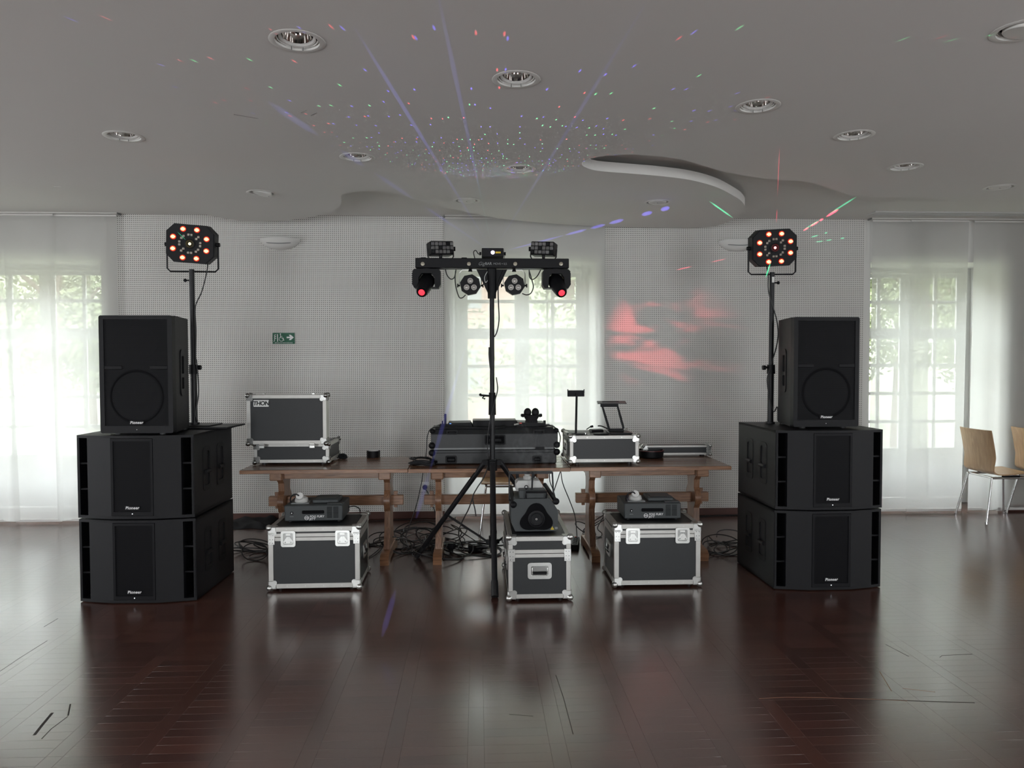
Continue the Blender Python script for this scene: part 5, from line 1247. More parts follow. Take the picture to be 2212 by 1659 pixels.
# ================================================================== FOG MACHINES
def fog_machine(loc, rz, lab):
    t = thing('fog_machine', lab, 'fog machine', loc, rz, 'grey fog machines on flight cases'); w, d, h = 0.385, 0.30, 0.115; hw = w/2
    MB().box(-hw, hw, 0.0, d, 0.008, h, b=0.006).build('housing', M_FOG, t)
    MB().box(-0.02, 0.155, 0.06, 0.24, h, h+0.026, b=0.006).box(0.0, 0.135, 0.08, 0.22, h+0.026, h+0.031, b=0.003).build('top_cover', M_FOG, t)
    MB().box(0.085, hw-0.006, 0.01, 0.06, h, h+0.008, b=0.002).build('top_strip', M_FOG, t)
    # front: pull slot, switch, vents, lettering
    MB().box(-0.075, 0.07, -0.012, 0.0, 0.058, 0.080, b=0.004).build('pull_bar', M_BLACKM, t)
    MB().box(-0.152, -0.136, -0.004, 0.0, 0.055, 0.072, b=0.002).build('switch', M_BLACKM, t)
    MB().box(-0.147, -0.140, -0.0048, -0.0038, 0.060, 0.067).build('switch_mark', M_LOGO, t)
    MB().box(-0.157, -0.132, -0.0008, 0.0, 0.038, 0.041).build('switch_print', M_GREYP, t)
    for i in range(2):
        for k in range(9):
            x = 0.112+0.040*i if False else 0.105+0.042*i
            MB().box(x-0.017, x+0.017, -0.0025, 0.001, 0.030+0.0085*k, 0.0335+0.0085*k).build('vent_slat', M_BLACKM, t)
    MB().lathe([(0.0145, 0.0), (0.0145, 0.0008), (0.0115, 0.0008), (0.0115, 0.0)], 24, T(-0.046, -0.0006, 0.030) @ FRONT).build('logo_ring', M_LOGO, t)
    text('logo_lettering', 'ADJ', 0.013, M_LOGO, t, T(-0.047, -0.0014, 0.030) @ FRONT, 0.0003, 0.2, bold=0.0004)
    text('front_lettering', 'FOG FURY', 0.0195, M_LOGO, t, T(-0.026, -0.0012, 0.038) @ FRONT, 0.0003, 0.15, 'LEFT', 1.05, bold=0.0004)
    text('front_lettering', 'JETT', 0.0195, M_LOGO, t, T(-0.028, -0.0012, 0.021) @ FRONT, 0.0003, 0.15, 'LEFT', 1.05, bold=0.0004)
    # bottle with pump cap lying in the filler tray
    MB().prism([(-0.06, -0.05), (0.06, -0.05), (0.05, 0.05), (-0.05, 0.05)], 0, 0.005, T(-0.100, 0.10, h)).build('filler_tray', M_GREYP, t)
    MB().lathe([(0.0, 0.0), (0.042, 0.0), (0.046, 0.01), (0.040, 0.03), (0.028, 0.036), (0.0, 0.036)], 20, T(-0.100, 0.10, h+0.004)).build('bottle', M_CLEARB, t)
    MB().lathe([(0.0, 0.02), (0.024, 0.02), (0.027, 0.0), (0.025, -0.008), (0, -0.008)], 18, T(-0.105, 0.075, h+0.043) @ RX(55)).build('bottle_cap', M_WHITEP, t)
    MB().tube(smooth_path([(-0.108, 0.062, h+0.052), (-0.125, 0.05, h+0.066), (-0.155, 0.055, h+0.055), (-0.168, 0.07, h+0.025), (-0.165, 0.08, h)], 6), 0.005, 8).build('suction_hose', M_RUBBER, t)
    for s in (-1, 1):
        for yy in (0.03, d-0.03): MB().cyl((s*(hw-0.03), yy, 0), (s*(hw-0.03), yy, 0.009), 0.012, n=10).build('rubber_foot', M_RUBBER, t)
    MB().tube(smooth_path([(hw-0.005, d-0.06, 0.05), (hw+0.04, d-0.05, 0.055), (hw+0.065, d+0.0, 0.03), (hw+0.06, d+0.08, 0.0), (hw+0.055, d+0.125, -0.02)], 6), 0.004, 6).build('power_cord', M_RUBBER, t)
    return t
p0, p1 = gz(612, 1130, lh), gz(741, 1130, lh)
fog_machine(((p0.x+p1.x)/2, p0.y+0.005, lh+0.0025), 1.0, 'dark grey fog machine with bottle on the left flight case')
p0, p1 = gz(1350, 1125, rh), gz(1472, 1125, rh)
fog_machine(((p0.x+p1.x)/2, p0.y+0.005, rh+0.0025), -1.5, 'dark grey fog machine with bottle on the right flight case')

# ---- round-nozzle vertical fog jet on the middle case
vy = gz(1155, 1150, ch).y; vx = at(1155, 1110, vy).x; vs_ = vy/1600.0
vf = thing('fog_jet', 'angular dark fog jet with round nozzle on the long centre case', 'fog machine', (vx, vy, ch+0.0025))
def vp(px, py): p = at(px, py, vy); return (p.x-vx, p.z-ch-0.0025)
face = [vp(x, y) for x, y in ((1113, 1148), (1104, 1128), (1104, 1092), (1112, 1078), (1188, 1077), (1197, 1090), (1205.5, 1104), (1205.5, 1142), (1200, 1147))]
MB().prism(face, -0.30, 0.0, FRONT).build('housing', M_FOG, vf)
MB().box(-0.125, 0.12, 0.02, 0.28, 0.0, 0.02, b=0.004).build('base', M_BLACKM, vf)
nz = vp(1158.5, 1120); tre = []
for k in range(36):
    a = 2*pi*k/36; r = 0.092+0.016*cos(3*(a-pi/2)); tre.append((nz[0]+r*1.06*cos(a), nz[1]+r*0.92*sin(a)))
MB().prism(tre, 0.0, 0.006, FRONT).build('trefoil_plate', M_BLACKM, vf)
MB().lathe([(0.054, 0.006), (0.054, 0.018), (0.044, 0.020), (0.042, 0.010), (0.0, 0.008)], 28, T(nz[0], 0, nz[1]) @ FRONT).build('nozzle_ring', M_BLACKP, vf)
MB().lathe([(0.036, 0.009), (0.034, 0.013), (0.008, 0.012), (0.006, 0.006), (0.0, 0.006)], 24, T(nz[0], 0, nz[1]) @ FRONT).build('nozzle_disc', M_BLACKP, vf)
MB().lathe([(0.0065, 0.012), (0.0065, 0.02), (0.003, 0.02), (0.003, 0.012)], 12, T(nz[0], 0, nz[1]) @ FRONT).build('nozzle', M_BALLD, vf)
st = vp(1193, 1141)
MB().prism([(-0.012, -0.009), (0.012, -0.009), (0.0, 0.012)], 0.0, 0.0012, T(st[0], 0, st[1]) @ FRONT).build('warning_sticker', M_YELL, vf)
MB().box(-0.0015, 0.0015, -0.003, 0.006, 0.0012, 0.0018, T(st[0], 0, st[1]) @ FRONT).build('warning_mark', M_LOGOD, vf)
MB().box(0.016, 0.034, -0.006, 0.008, 0.0, 0.001, T(st[0], 0, st[1]) @ FRONT).build('rating_label', M_GREYP, vf)
# control box, tank and carrying tubes
a_, b_ = vp(1122, 1078), vp(1180, 1060)
MB().box(a_[0], b_[0], 0.03, 0.12, a_[1]-0.005, b_[1], b=0.004).build('control_box', M_FOG, vf)
MB().tube([(vp(1136, 1076)[0], -0.004, vp(1136, 1076)[1]), (vp(1136, 1064)[0], -0.006, vp(1136, 1063)[1]), (vp(1181, 1063)[0], -0.006, vp(1181, 1063)[1]), (vp(1179, 1076)[0], -0.004, vp(1179, 1076)[1])], 0.007, 8).build('front_handle', M_BLACKP, vf)
tk = [vp(x, y) for x, y in ((1117, 1068), (1117, 1052), (1122, 1045), (1168, 1045), (1176, 1056), (1176, 1068))]
MB().prism([(x, z) for x, z in tk], -0.26, -0.12, FRONT).build('fluid_tank', M_CLEARB, vf)
tn = vp(1143, 1045); MB().cyl((tn[0], 0.19, tn[1]), (tn[0], 0.19, tn[1]+0.02), 0.026, n=16).cyl((tn[0], 0.19, tn[1]+0.02), (tn[0], 0.19, tn[1]+0.034), 0.018, n=16).build('tank_cap', M_CLEARB, vf)
for px in (1122, 1158): q = vp(px, 1041); MB().box(q[0]-0.010, q[0]+0.010, 0.24, 0.26, q[1]-0.02, q[1]+0.018, b=0.003).build('tank_lug', M_BLACKP, vf)
MB().box(vp(1120, 1036)[0], vp(1160, 1036)[0], 0.245, 0.257, vp(1120, 1037)[1], vp(1120, 1034)[1]).build('rear_handle', M_BLACKP, vf)
for (fx, fz, bx2, bz2) in ((1201, 1083, 1177, 1047), (1109, 1090, 1103, 1052)):
    A = vp(fx, fz); B = at(bx2, bz2, vy+0.30); B = (B.x-vx, B.z-ch-0.0025)
    MB().cyl((A[0], 0.0, A[1]), (B[0], 0.30, B[1]), 0.014, n=12).build('carry_tube', M_BLACKP, vf)
    MB().sphere((A[0], -0.002, A[1]), 0.022, 14, 8).build('tube_end', M_BLACKP, vf)
    MB().cyl((A[0]-0.01, 0.01, A[1]-0.03), (B[0]-0.01, 0.29, B[1]-0.03), 0.004, n=8).build('chrome_rod', M_CHROME, vf)
q = vp(1138, 1055); MB().tube([(q[0]+0.010*cos(2*pi*k/14), 0.05, q[1]+0.010*sin(2*pi*k/14)) for k in range(14)], 0.0032, 6, True).cyl((q[0], 0.05, q[1]-0.012), (q[0], 0.05, q[1]-0.022), 0.007, n=8).build('eye_bolt', M_METALB, vf)
q = vp(1150, 1062); MB().cyl((q[0], 0.05, q[1]-0.02), (q[0]+0.006, 0.05, q[1]+0.12), 0.006, 0.006, 8).cyl((q[0], 0.05, q[1]-0.015), (q[0], 0.05, q[1]+0.01), 0.014, 0.008, 10).build('antenna', M_METALB, vf)
ymid = 0.15
A, B, C_, D_ = [at(x, y, vy+ymid) for x, y in ((1100, 1082), (1100, 1022), (1193, 1021), (1196, 1078))]
for nm, u, v in (('bracket_arm', A, B), ('bracket_bridge', B, C_), ('bracket_arm', C_, D_)):
    u2, v2 = Vector((u.x-vx, ymid, u.z-ch)), Vector((v.x-vx, ymid, v.z-ch)); dd = (v2-u2).normalized(); sd = Vector((dd.z, 0, -dd.x))
    w = 0.004 if nm == 'bracket_arm' else 0.007
    MB().add([tuple(u2+sd*w+Vector((0, -0.018, 0))), tuple(u2-sd*w+Vector((0, -0.018, 0))), tuple(v2-sd*w+Vector((0, -0.018, 0))), tuple(v2+sd*w+Vector((0, -0.018, 0))),
              tuple(u2+sd*w+Vector((0, 0.018, 0))), tuple(u2-sd*w+Vector((0, 0.018, 0))), tuple(v2-sd*w+Vector((0, 0.018, 0))), tuple(v2+sd*w+Vector((0, 0.018, 0)))],
             [(0, 1, 2, 3), (7, 6, 5, 4), (0, 4, 5, 1), (1, 5, 6, 2), (2, 6, 7, 3), (3, 7, 4, 0)]).build(nm, M_METALB, vf)

# ================================================================== THINGS ON THE TABLES
# ---- console in its black case
dy_ = 5.57
a, b = at(931, 970, dy_), at(1205, 970, dy_); dw = b.x-a.x; dcx = (a.x+b.x)/2; DD = 0.40
zA, zB, zC = at(1066, 971, dy_).z-TZ, at(1066, 967, dy_).z-TZ, at(1066, 928, dy_).z-TZ
dj = thing('console_case', 'wide black case with ball corners under the mixing console', 'flight case', (dcx, dy_, TZ))
MB().box(-dw/2+0.01, dw/2-0.01, 0.0, DD, 0.004, zA, b=0.006).build('lower_tray', M_GREYC, dj)
MB().box(-dw/2+0.02, dw/2-0.03, 0.008, DD-0.01, zA, zB).build('seam_strip', M_GREYP, dj)
MB().prism([(0.0, zB), (0.0, zC-0.03), (0.03, zC), (DD, zC), (DD, zB)][::-1], -dw/2, dw/2, RZ(90) @ RX(90)).build('upper_tray', M_GREYC, dj)
MB().box(-dw/2+0.04, dw/2-0.04, -0.004, 0.0, zA-0.026, zA-0.022).build('edge_profile', M_BLACKP, dj)
MB().box(-dw/2+0.0, dw/2-0.0, -0.004, 0.0, zC-0.034, zC-0.03).build('edge_profile', M_BLACKP, dj)
for s in (-1, 1):
    for z in (zB+0.018, zA-0.022): MB().sphere((s*(dw/2-0.008), 0.004, z), 0.026, 14, 9).build('ball_corner', M_BLACKP, dj)
    MB().sphere((s*(dw/2-0.01), 0.02, zC-0.012), 0.02, 14, 9).build('ball_corner', M_BLACKP, dj)
def dframe(px0, px1, py0, py1, nm):
    A, B = at(px0, py1, dy_), at(px1, py0, dy_); cx_, cz_ = (A.x+B.x)/2-dcx, (A.z+B.z)/2-TZ; w, h = B.x-A.x, B.z-A.z
    M = T(cx_, 0, cz_) @ FRONT
    o = MB().ringprism(rrect(w, h, 0.012), [rrect(w-0.022, h-0.02, 0.006)], 0.0, 0.006, M).build(nm, M_BLACKP, dj)
    MB().prism(rrect(w-0.02, h-0.018, 0.006), 0.0, 0.001, M).build('dish', M_BLACKM, o)
    MB().box(-w*0.3, w*0.3, -h*0.18, h*0.1, 0.001, 0.006, M, b=0.002).build('wing', M_BLACKP, o)
dframe(1047, 1092, 939, 961, 'handle'); dframe(964, 989, 929, 939, 'latch'); dframe(1151, 1176, 928, 938, 'latch'); dframe(962, 987, 984, 1001, 'latch'); dframe(1150, 1170, 984, 999, 'latch')
MB().box(at(1165, 966, dy_).x-dcx-0.03, at(1165, 966, dy_).x-dcx+0.04, -0.003, 0.006, zA-0.004, zB+0.004).build('seam_latch', M_BLACKP, dj)
# ---- console decks
con = thing('mixing_console', 'black console with raised centre box on the wide case', 'console', (dcx, dy_+0.05, TZ+zC))
def cx(px, py=920): return at(px, py, dy_+0.12).x-dcx
def cz(py, px=1066): return at(px, py, dy_+0.12).z-TZ-zC
MB().prism([(cx(964), 0.0), (cx(968), cz(913)), (cx(1016), cz(912)), (cx(1023), 0.0)], -0.27, -0.05, FRONT).build('left_deck', M_BLACKP, con)
MB().box(cx(1021), cx(1116), 0.06, 0.26, 0.0, cz(908), b=0.004).build('centre_box', M_BLACKP, con)
MB().prism([(cx(1116), 0.0), (cx(1118), cz(912)), (cx(1176), cz(914)), (cx(1184), 0.0)], -0.27, -0.05, FRONT).build('right_deck', M_BLACKP, con)
MB().box(-dw/2+0.03, dw/2-0.03, 0.0, 0.30, 0.0, 0.012, b=0.003).build('base_plate', M_BLACKP, con)
MB().box(cx(971), cx(975), 0.044, 0.05, cz(914.5), cz(913.5)).build('blue_lamp', glow('blue_indicator', (0.15, 0.35, 1.0), 1.5), con)
MB().box(cx(1122), cx(1127), 0.044, 0.05, cz(914.5), cz(913.5)).build('red_lamp', glow('red_indicator', (1.0, 0.08, 0.05), 0.6), con)
MB().cyl((cx(1177), 0.10, 0.0), (cx(1177), 0.10, cz(909.5)), 0.011, 0.010, 12).build('knob', M_BLACKP, con)
MB().tube(smooth_path([(cx(1095), 0.02, 0.02), (cx(1080), -0.01, 0.015), (cx(1040), -0.02, 0.012), (cx(990), -0.015, 0.018), (cx(960), -0.02, 0.018), (cx(935), -0.04, 0.012), (cx(926), -0.06, -0.04), (cx(924), -0.06, -0.13), (cx(922), -0.06, -0.20)], 6), 0.004, 6).build('console_cable', M_RUBBER, con)
MB().tube(smooth_path([(cx(1165), 0.03, 0.015), (cx(1185), 0.0, 0.025), (cx(1200), -0.03, 0.0), (cx(1206), -0.05, -0.05), (cx(1206), -0.05, -0.09), (cx(1204), -0.045, -0.13)], 6), 0.004, 6).build('console_cable', M_RUBBER, con)
MB().cyl((cx(1110), 0.0, 0.03), (cx(1120), -0.01, 0.038), 0.008, n=10).build('cable_plug', M_STEEL, con)
mic = thing('wireless_receiver', 'slim upright black antenna on the console\'s left end', 'antenna', (at(962, 915, dy_+0.15).x, dy_+0.15, TZ+zC+0.012))
MB().box(-0.045, 0.035, -0.03, 0.04, 0.0, 0.02, b=0.003).build('receiver_box', M_BLACKP, mic)
MB().box(-0.0085, 0.0085, -0.006, 0.006, 0.02, at(962, 894, dy_+0.15).z-TZ-zC-0.012, b=0.003).build('antenna_rod', M_BLACKP, mic)
MB().cyl((-0.022, 0, 0.02), (-0.022, 0, 0.045), 0.005, n=8).build('short_stub', M_BLACKP, mic)
# ---- headphones
hy = dy_+0.14
hp = thing('headphones', 'black headphones lying cups up on the console', 'headphones', (at(1148, 915, hy).x, hy, TZ+zC+cz(913)))
k_ = hy/1600.0
MB().tube([(k_*21*cos(pi+pi*q/16), -0.045*sin(pi*q/16), 0.052+0.004*cos(2*pi*q/16)) for q in range(17)], 0.010, 8).build('headband', M_BLACKP, hp)
for s in (-1, 1):
    MB().sphere((s*0.030, 0.0, 0.075), 0.031, 16, 10, (0.95, 0.7, 1.15)).build('ear_cup', M_BLACKP, hp)
    MB().cyl((s*0.060, -0.01, 0.052), (s*0.080, -0.01, 0.056), 0.015, 0.012, 12).build('hinge', M_BLACKP, hp)
MB().lathe([(0.0, 0.0), (0.05, 0.0), (0.045, 0.02), (0.062, 0.048), (0.055, 0.055), (0.0, 0.05)], 20).build('ear_pads', M_CLOTH, hp)
# ---- cable coil on the middle table
def coil(name, lab, cat, cxp, cyp, z, r, turns, rad, mat, hgt, seed, group=None, sx=1.0):
    t = thing(name, lab, cat, (cxp, cyp, z), 0, group); rn = random.Random(seed); pts = []
    for k in range(turns*16):
        a = 2*pi*k/16; q = k/(turns*16.0); rr = r*(0.8+0.2*sin(q*19+seed))+rn.uniform(-0.004, 0.004)
        pts.append((sx*rr*cos(a), rr*sin(a)*0.8, rad+hgt*(0.5+0.5*sin(q*23+seed))*rn.uniform(0.85, 1.0)))
    MB().tube(smooth_path(pts, 2), rad, 6).build('cable_loops', mat, t)
    return t
p = gz(915, 1003, TZ)
co = coil('cable_coil', 'coiled black cable lying at the left of the console case', 'cable', p.x, p.y-0.02, TZ, 0.105, 7, 0.0065, M_RUBBER, 0.045, 3)
MB().tube([(-0.09+0.018*k, -0.09-0.004*sin(k), 0.022+0.009*sin(k*0.6)) for k in range(11)], 0.012, 8).build('strap', M_CLOTH, co)
# ---- tape roll, tin, small items
p = gz(805, 989, TZ); rl = thing('tape_roll', 'black roll of tape standing flat on the left table', 'tape roll', (p.x, p.y+0.05, TZ))
MB().lathe([(0.055, 0.0), (0.055, 0.052), (0.042, 0.052), (0.042, 0.0)], 28, closed_prof=True).build('tape', M_BLACKP, rl)
MB().lathe([(0.042, 0.0), (0.042, 0.053), (0.0385, 0.053), (0.0385, 0.0)], 24, closed_prof=True).build('core', M_WHITEP, rl)
p = gz(737, 992, TZ); 
bl = MB().tube(smooth_path([(-0.04, 0, 0.012), (-0.01, 0.01, 0.03), (0.02, 0, 0.034), (0.04, -0.01, 0.014), (0.01, -0.02, 0.01), (-0.02, -0.01, 0.02), (0.01, 0.01, 0.02), (0.035, 0.0, 0.026)], 5), 0.010, 8).build('cord_bundle', M_CLOTH); bl.location = (p.x, p.y+0.02, TZ)
tag(bl, 'small black cord bundle beside the open case', 'cord')
p = gz(1411, 991, TZ); tn_ = thing('round_tin', 'shallow round black tin with reddish rim on the right table', 'tin', (p.x, p.y+0.085, TZ))
MB().lathe([(0.0, 0.0), (0.088, 0.0), (0.100, 0.01), (0.104, 0.058), (0.098, 0.06), (0.094, 0.012), (0.0, 0.008)], 32).build('bowl', M_BLACKP, tn_)
MB().lathe([(0.100, 0.054), (0.106, 0.056), (0.106, 0.062), (0.098, 0.062)], 32, closed_prof=True).build('rim', pbr('dark_red_rim', (0.10, 0.02, 0.02), 0.4), tn_)
MB().lathe([(0.0, 0.05), (0.097, 0.05)], 32).build('contents', M_GREYC, tn_)
# phone stand
py_ = CTY+0.10; p = at(1244, 932, py_); ph = thing('phone_stand', 'black phone stand with upright post on the silver-edged case', 'phone stand', (p.x, py_, CTOP+0.002))
MB().prism(rrect(0.135, 0.10, 0.02), 0.0, 0.010).build('base', M_BLACKP, ph)
tz_ = at(1245, 850, py_).z-CTOP
MB().cyl((0.0, 0, 0.01), (0.006, 0, tz_), 0.0085, n=12).build('post', M_BLACKP, ph)
MB().box(-0.062, 0.068, -0.012, -0.004, tz_-0.026, tz_+0.022, RX(-6), b=0.003).build('holder', M_BLACKP, ph)
for u_ in (-0.062, 0.062): MB().box(u_, u_+0.006, -0.02, -0.004, tz_+0.0, tz_+0.030, RX(-6), b=0.002).build('holder_lip', M_BLACKP, ph)
# laptop stand
qy = CTY+0.20; p = at(1330, 932, qy); ls = thing('laptop_stand', 'black folding laptop stand with tilted tray on the silver-edged case', 'laptop stand', (p.x, qy, CTOP+0.002))
def lp(px, py): q = at(px, py, qy); return (q.x-p.x, q.z-CTOP-0.002)
MB().box(lp(1313, 935)[0], lp(1360, 935)[0], -0.11, 0.11, 0.0, 0.008, b=0.002).build('foot_plate', M_METALB, ls)
MB().box(lp(1315, 935)[0], lp(1346, 935)[0], -0.03, 0.03, 0.008, lp(1315, 926)[1], b=0.003).build('lower_hinge', M_BLACKP, ls)
for (x0, y0, x1, y1) in ((1316, 928, 1300, 874), (1347, 926, 1333, 874)):
    A, B = lp(x0, y0), lp(x1, y1)
    MB().tube([(A[0], 0.0, A[1]), ((A[0]+B[0])/2, 0.0, (A[1]+B[1])/2), (B[0], 0.0, B[1])], [0.0115, 0.012, 0.009], 4).build('arm', M_BLACKP, ls)
A, B = lp(1297, 879), lp(1335, 871)
MB().box(A[0], B[0], -0.012, 0.012, A[1], B[1], b=0.003).build('upper_hinge', M_BLACKP, ls)
zt_ = lp(1320, 870)[1]; x0_, x1_ = lp(1286, 870)[0], lp(1356, 870)[0]
MB().ringprism([(x0_, -0.11), (x1_-0.03, -0.11), (x1_, 0.11), (x0_+0.03, 0.11)], [[(x0_+0.05, -0.02), (x1_-0.07, -0.02), (x1_-0.06, 0.05), (x0_+0.06, 0.05)]], 0.0, 0.006, T(0, 0, zt_) @ RX(1.5)).build('tray', M_METALB, ls)
# disc, box, cable ends, keys
p = gz(1298, 935.5, CTOP); dk = MB().lathe([(0.0, 0.0), (0.058, 0.0), (0.062, 0.004), (0.058, 0.010), (0.0, 0.012)], 28).build('round_coaster', M_BLACKP); dk.location = (p.x-0.02, CTY+0.068, CTOP+0.002); tag(dk, 'flat round black disc in front of the laptop stand', 'disc')
p = gz(1281, 929, CTOP); sb = thing('small_box', 'small flat grey-topped box between the phone and laptop stands', 'box', (p.x, CTY+0.265, CTOP+0.002), 8)
MB().box(-0.05, 0.045, -0.04, 0.04, 0.0, 0.020, b=0.004).build('body', M_BLACKP, sb); MB().box(-0.047, 0.042, -0.037, 0.037, 0.020, 0.0225, b=0.001).build('lid', M_GREYP, sb)
mc = MB().tube(smooth_path([(-0.06, 0, 0.012), (-0.03, 0.01, 0.030), (-0.005, 0.01, 0.036)], 5), [0.004]*6+[0.009]*5, 8).build('microphone', M_BLACKP); mc.location = (p.x-0.01, CTY+0.33, CTOP+0.004); tag(mc, 'little black microphone lying behind the small box', 'microphone')
wr = MB().tube(smooth_path([(0.02, 0, 0.040), (0.05, 0, 0.038), (0.09, -0.01, 0.020), (0.12, -0.02, 0.004)], 5), 0.005, 8).build('usb_cable', M_RUBBER); wr.location = (p.x+0.0, CTY+0.33, CTOP+0.004); tag(wr, 'short black cable arching behind the small box', 'cable')
p = gz(1257, 935.5, CTOP); ky = thing('key_ring', 'small silver keys at the foot of the phone stand', 'keys', (p.x, CTY+0.05, CTOP+0.002))
MB().tube([(0.012*cos(2*pi*k/14), 0.012*sin(2*pi*k/14), 0.002) for k in range(14)], 0.0012, 5, True).build('ring', M_CHROME, ky)
for a in (20, 75): MB().cyl((0.016, 0, 0.003), (0.024, 0, 0.003), 0.010, n=10, M=RZ(a)).box(0.02, 0.05, -0.004, 0.004, 0.001, 0.004, RZ(a)).build('key', M_CHROME, ky)
# ================================================================== CABLES, CLOTH, STRIP
def floor_cable(lab, px0, px1, py0, py1, loops, seed, r=0.0045, group='black cables heaped on the floor', lift=0.13, ox=0.10):
    rn = random.Random(seed); pts = []
    for k in range(max(2, int(loops*0.45))):
        c = gz(rn.uniform(px0, px1), rn.uniform(py0, py1), 0); rr = rn.uniform(0.08, 0.17); a0 = rn.uniform(0, 6.28); sq = rn.uniform(0.45, 0.95); up = rn.uniform(0.02, lift); dr = rn.choice((-1, 1))
        nseg = rn.randint(9, 15); ph = rn.uniform(0, 6.28)
        for q in range(nseg):
            a = a0+dr*2*pi*q/9.0
            pts.append(Vector((c.x+rr*(1+0.012*q)*cos(a)+0.006*q*cos(a0), c.y+rr*sq*sin(a)+0.003*q, r+up*(0.5+0.5*sin(a+ph)))))
    mb = MB().tube(smooth_path(pts, 4), r, 6); o = mb.build('floor_cable', M_RUBBER)
    return tag(o, lab, 'cable', group)
def run_cable(lab, pts, r=0.0045, group='black cables heaped on the floor', mat=None, name='floor_cable'):
    o = MB().tube(smooth_path([Vector(p) for p in pts], 6), r, 6).build(name, mat or M_RUBBER); return tag(o, lab, 'cable', group)
floor_cable('tangled black cable between the left stack and the left flight case', 515, 575, 1180, 1218, 8, 11)
floor_cable('second black cable heaped beside the left stack', 520, 570, 1172, 1205, 6, 12, lift=0.16)
floor_cable('black cable heap under the left end of the middle table', 850, 925, 1165, 1205, 10, 21, lift=0.16)
floor_cable('looped cable leaning on the left table\'s inner foot', 848, 915, 1150, 1195, 8, 22, lift=0.20)
floor_cable('thick cable tangle by the tripod\'s left foot', 880, 940, 1180, 1212, 7, 23, 0.006)
floor_cable('wide cable tangle behind the tripod\'s front leg', 955, 1060, 1175, 1212, 11, 31, lift=0.16)
floor_cable('upper cable tangle between tripod foot and middle table leg', 950, 1030, 1165, 1200, 8, 32, lift=0.2)
floor_cable('flat cable loops right under the middle table', 990, 1075, 1180, 1208, 6, 33, 0.006, lift=0.06)
floor_cable('cable loops between the long case and the right table foot', 1245, 1290, 1150, 1195, 5, 41, lift=0.16)
floor_cable('cable heap between the right table and the right stack', 1530, 1585, 1180, 1208, 7, 51, lift=0.12)
floor_cable('second cable heap against the right stack\'s side', 1540, 1588, 1172, 1200, 5, 52, lift=0.16)
floor_cable('cable lying behind the left flight case', 800, 850, 1165, 1200, 4, 61, lift=0.1)
# cables hanging from the tables and crossing the floor
def hang(lab, pts2, y, r=0.0035, last_floor=True):
    P = [at(x, yy, y) for x, yy in pts2]; P[-1].z = max(P[-1].z, 0.01); run_cable(lab, P, r, 'cables hanging from the tables', name='hanging_cable')
hang('thin cable hanging from the left end of the middle table', [(914, 1020), (909, 1050), (897, 1100), (883, 1138), (876, 1160)], 5.40)
hang('cable hanging straight beside the fog jet bracket', [(1187, 1018), (1188, 1040), (1194, 1056), (1199, 1072)], 5.36)
hang('cable forking down from the table joint to the fog jet', [(1211, 1016), (1205, 1035), (1196, 1062)], 5.365)
hang('long cable hanging from the table joint to the floor strip', [(1211, 1016), (1216, 1045), (1232, 1085), (1242, 1115), (1246, 1150), (1246, 1172)], 5.375)
run_cable('cable running along the wall under the left table', [gz(745, 1128, 0.006), gz(830, 1124, 0.006), gz(905, 1122, 0.006), gz(960, 1126, 0.006), gz(985, 1118, 0.006)])
run_cable('cable crossing the floor behind the left flight case', [gz(795, 1205, 0.006), gz(815, 1190, 0.01), gz(835, 1172, 0.01), gz(862, 1166, 0.02)])
run_cable('cable trailing to the left flight case from the table foot', [gz(790, 1180, 0.006), gz(812, 1170, 0.006), gz(832, 1160, 0.006), gz(850, 1158, 0.01)])
run_cable('black cable lying along the baseboard on the right', [gz(1460, 1117, 0.006), gz(1520, 1115, 0.006), gz(1580, 1113, 0.006), gz(1610, 1113, 0.006)], 0.007)
run_cable('cable hanging off the table behind the tripod to the floor', [at(1021, 1075, 5.4), at(1012, 1100, 5.4), at(997, 1130, 5.42), at(991, 1155, 5.44), gz(1003, 1190, 0.008)], 0.0045)
ps = thing('power_strip', 'black power strip beside the long centre case', 'power strip', gz(1243, 1180, 0.0), 80)
MB().box(-0.14, 0.14, -0.03, 0.03, 0.0, 0.045, b=0.006).build('strip_body', M_BLACKP, ps)
for k in range(4): MB().lathe([(0.019, 0.0), (0.019, 0.002), (0.016, 0.002), (0.016, -0.0)], 16, T(-0.10+0.055*k, 0, 0.045)).build('outlet', M_BLACKM, ps)
MB().box(0.108, 0.128, -0.012, 0.012, 0.045, 0.052, b=0.003).build('rocker', pbr('red_rocker', (0.35, 0.02, 0.02), 0.4), ps)
adp = thing('plug_adapter', 'black plug adapter on the floor left of the tripod pole', 'adapter', gz(1027, 1190, 0.0), 12)
MB().box(-0.055, 0.055, -0.035, 0.035, 0.0, 0.05, b=0.01).build('adapter_body', M_BLACKP, adp); MB().cyl((0.05, 0, 0.03), (0.09, 0.0, 0.02), 0.012, 0.006, 10).build('strain_relief', M_RUBBER, adp)
pw = thing('plug_adapter', 'black plug adapter in the tangle near the tripod foot', 'adapter', gz(975, 1192, 0.0), -20)
MB().box(-0.03, 0.03, -0.03, 0.03, 0.02, 0.07, b=0.01).build('adapter_body', M_BLACKP, pw); MB().cyl((-0.03, 0, 0.045), (-0.055, 0.0, 0.05), 0.014, 0.010, 10).build('strain_relief', M_RUBBER, pw); MB().cyl((0, 0, 0), (0, 0, 0.022), 0.015, n=10).build('pin_block', M_RUBBER, pw)
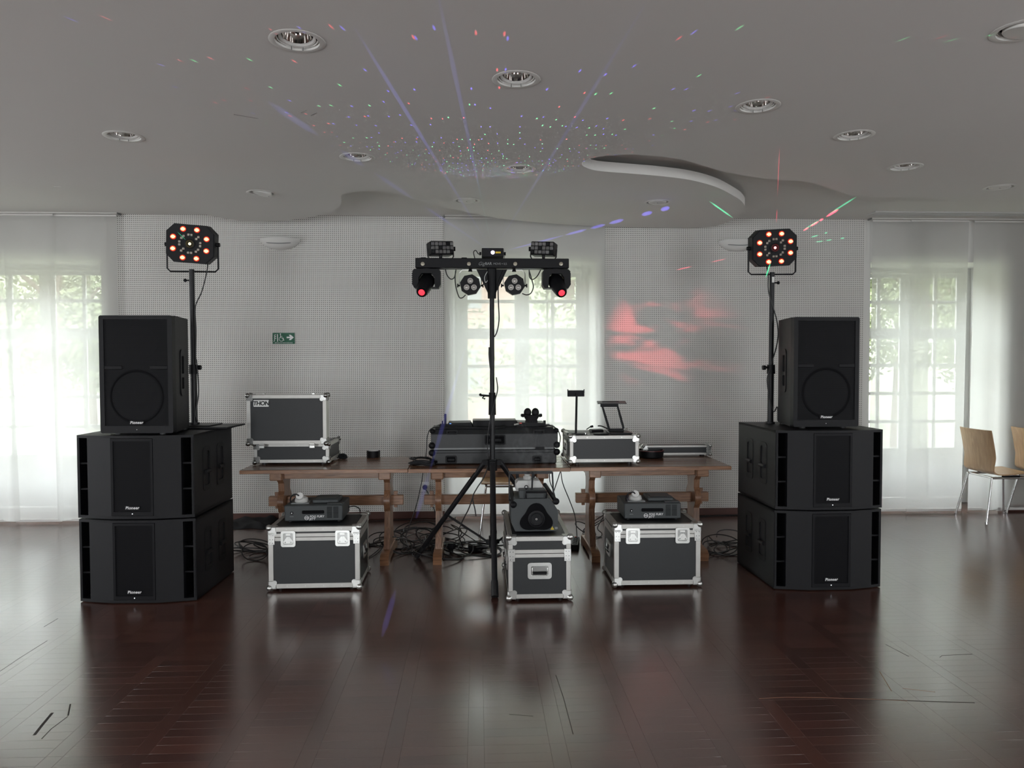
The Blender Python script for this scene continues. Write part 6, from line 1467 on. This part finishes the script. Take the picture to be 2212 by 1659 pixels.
# crumpled black cloth at the foot of the wall
rn = random.Random(5); A, B = gz(497, 1126, 0), gz(600, 1124, 0); nx, ny = 30, 14; vs = []; fs = []
for j in range(ny+1):
    for i in range(nx+1):
        u, v = i/nx, j/ny; x = A.x+(B.x-A.x)*u; y = A.y-0.34+0.42*v
        e = min(u, 1-u, v, 1-v)*6; e = min(1, e)
        z = e*(0.035+0.012*sin(u*11+v*5)+0.010*sin(v*9-u*7)+0.006*sin(u*23+v*17)) + 0.003
        vs.append((x+0.02*sin(v*9), y+0.02*sin(u*12), max(0.002, z)))
for j in range(ny):
    for i in range(nx): k = j*(nx+1)+i; fs.append((k, k+1, k+nx+2, k+nx+1))
clo = MB().add(vs, fs).build('black_cloth', M_CLOTH, ang=60); sdm = clo.modifiers.new('thickness', 'SOLIDIFY'); sdm.thickness = 0.003
tag(clo, 'crumpled black cloth on the floor against the wall, right of the left stack', 'cloth')
# ================================================================== SMOKE WISPS over the fog jet
def smoke_mat():
    m = bpy.data.materials.new('thin_fog'); m.use_nodes = True; nt = m.node_tree; nt.nodes.clear()
    out = N(nt, 'ShaderNodeOutputMaterial'); vs = N(nt, 'ShaderNodeVolumeScatter'); vs.inputs['Color'].default_value = (0.95, 0.95, 0.97, 1); vs.inputs['Anisotropy'].default_value = 0.2
    tc = N(nt, 'ShaderNodeTexCoord'); mp = N(nt, 'ShaderNodeMapping'); mp.inputs['Scale'].default_value = (3.2, 3.0, 2.4); mp.inputs['Rotation'].default_value = (0, radians(-28), 0)
    nt.links.new(tc.outputs['Object'], mp.inputs['Vector'])
    no = N(nt, 'ShaderNodeTexNoise'); no.inputs['Scale'].default_value = 2.6; no.inputs['Detail'].default_value = 5; no.inputs['Distortion'].default_value = 1.6; nt.links.new(mp.outputs[0], no.inputs['Vector'])
    mr = N(nt, 'ShaderNodeMapRange'); mr.inputs[1].default_value = 0.54; mr.inputs[2].default_value = 0.78; mr.inputs[3].default_value = 0.0; mr.inputs[4].default_value = 7.0; nt.links.new(no.outputs['Fac'], mr.inputs[0])
    ln = N(nt, 'ShaderNodeVectorMath', operation='LENGTH'); sc = N(nt, 'ShaderNodeVectorMath', operation='MULTIPLY'); sc.inputs[1].default_value = (1/0.30, 1/0.11, 1/0.24)
    nt.links.new(tc.outputs['Object'], sc.inputs[0]); nt.links.new(sc.outputs[0], ln.inputs[0])
    fd = N(nt, 'ShaderNodeMapRange'); fd.inputs[1].default_value = 0.5; fd.inputs[2].default_value = 1.0; fd.inputs[3].default_value = 1.0; fd.inputs[4].default_value = 0.0; nt.links.new(ln.outputs['Value'], fd.inputs[0])
    ml = N(nt, 'ShaderNodeMath', operation='MULTIPLY'); nt.links.new(mr.outputs[0], ml.inputs[0]); nt.links.new(fd.outputs[0], ml.inputs[1]); nt.links.new(ml.outputs[0], vs.inputs['Density'])
    nt.links.new(vs.outputs[0], out.inputs['Volume']); return m
sp_ = at(1160, 965, 5.13)
fo = MB().sphere((0, 0, 0), 1.0, 16, 10, (0.30, 0.11, 0.24)).build('fog_wisp', smoke_mat()); fo.location = sp_
tag(fo, 'thin pale fog drifting over the fog jet before the console', 'fog', None, 'stuff')
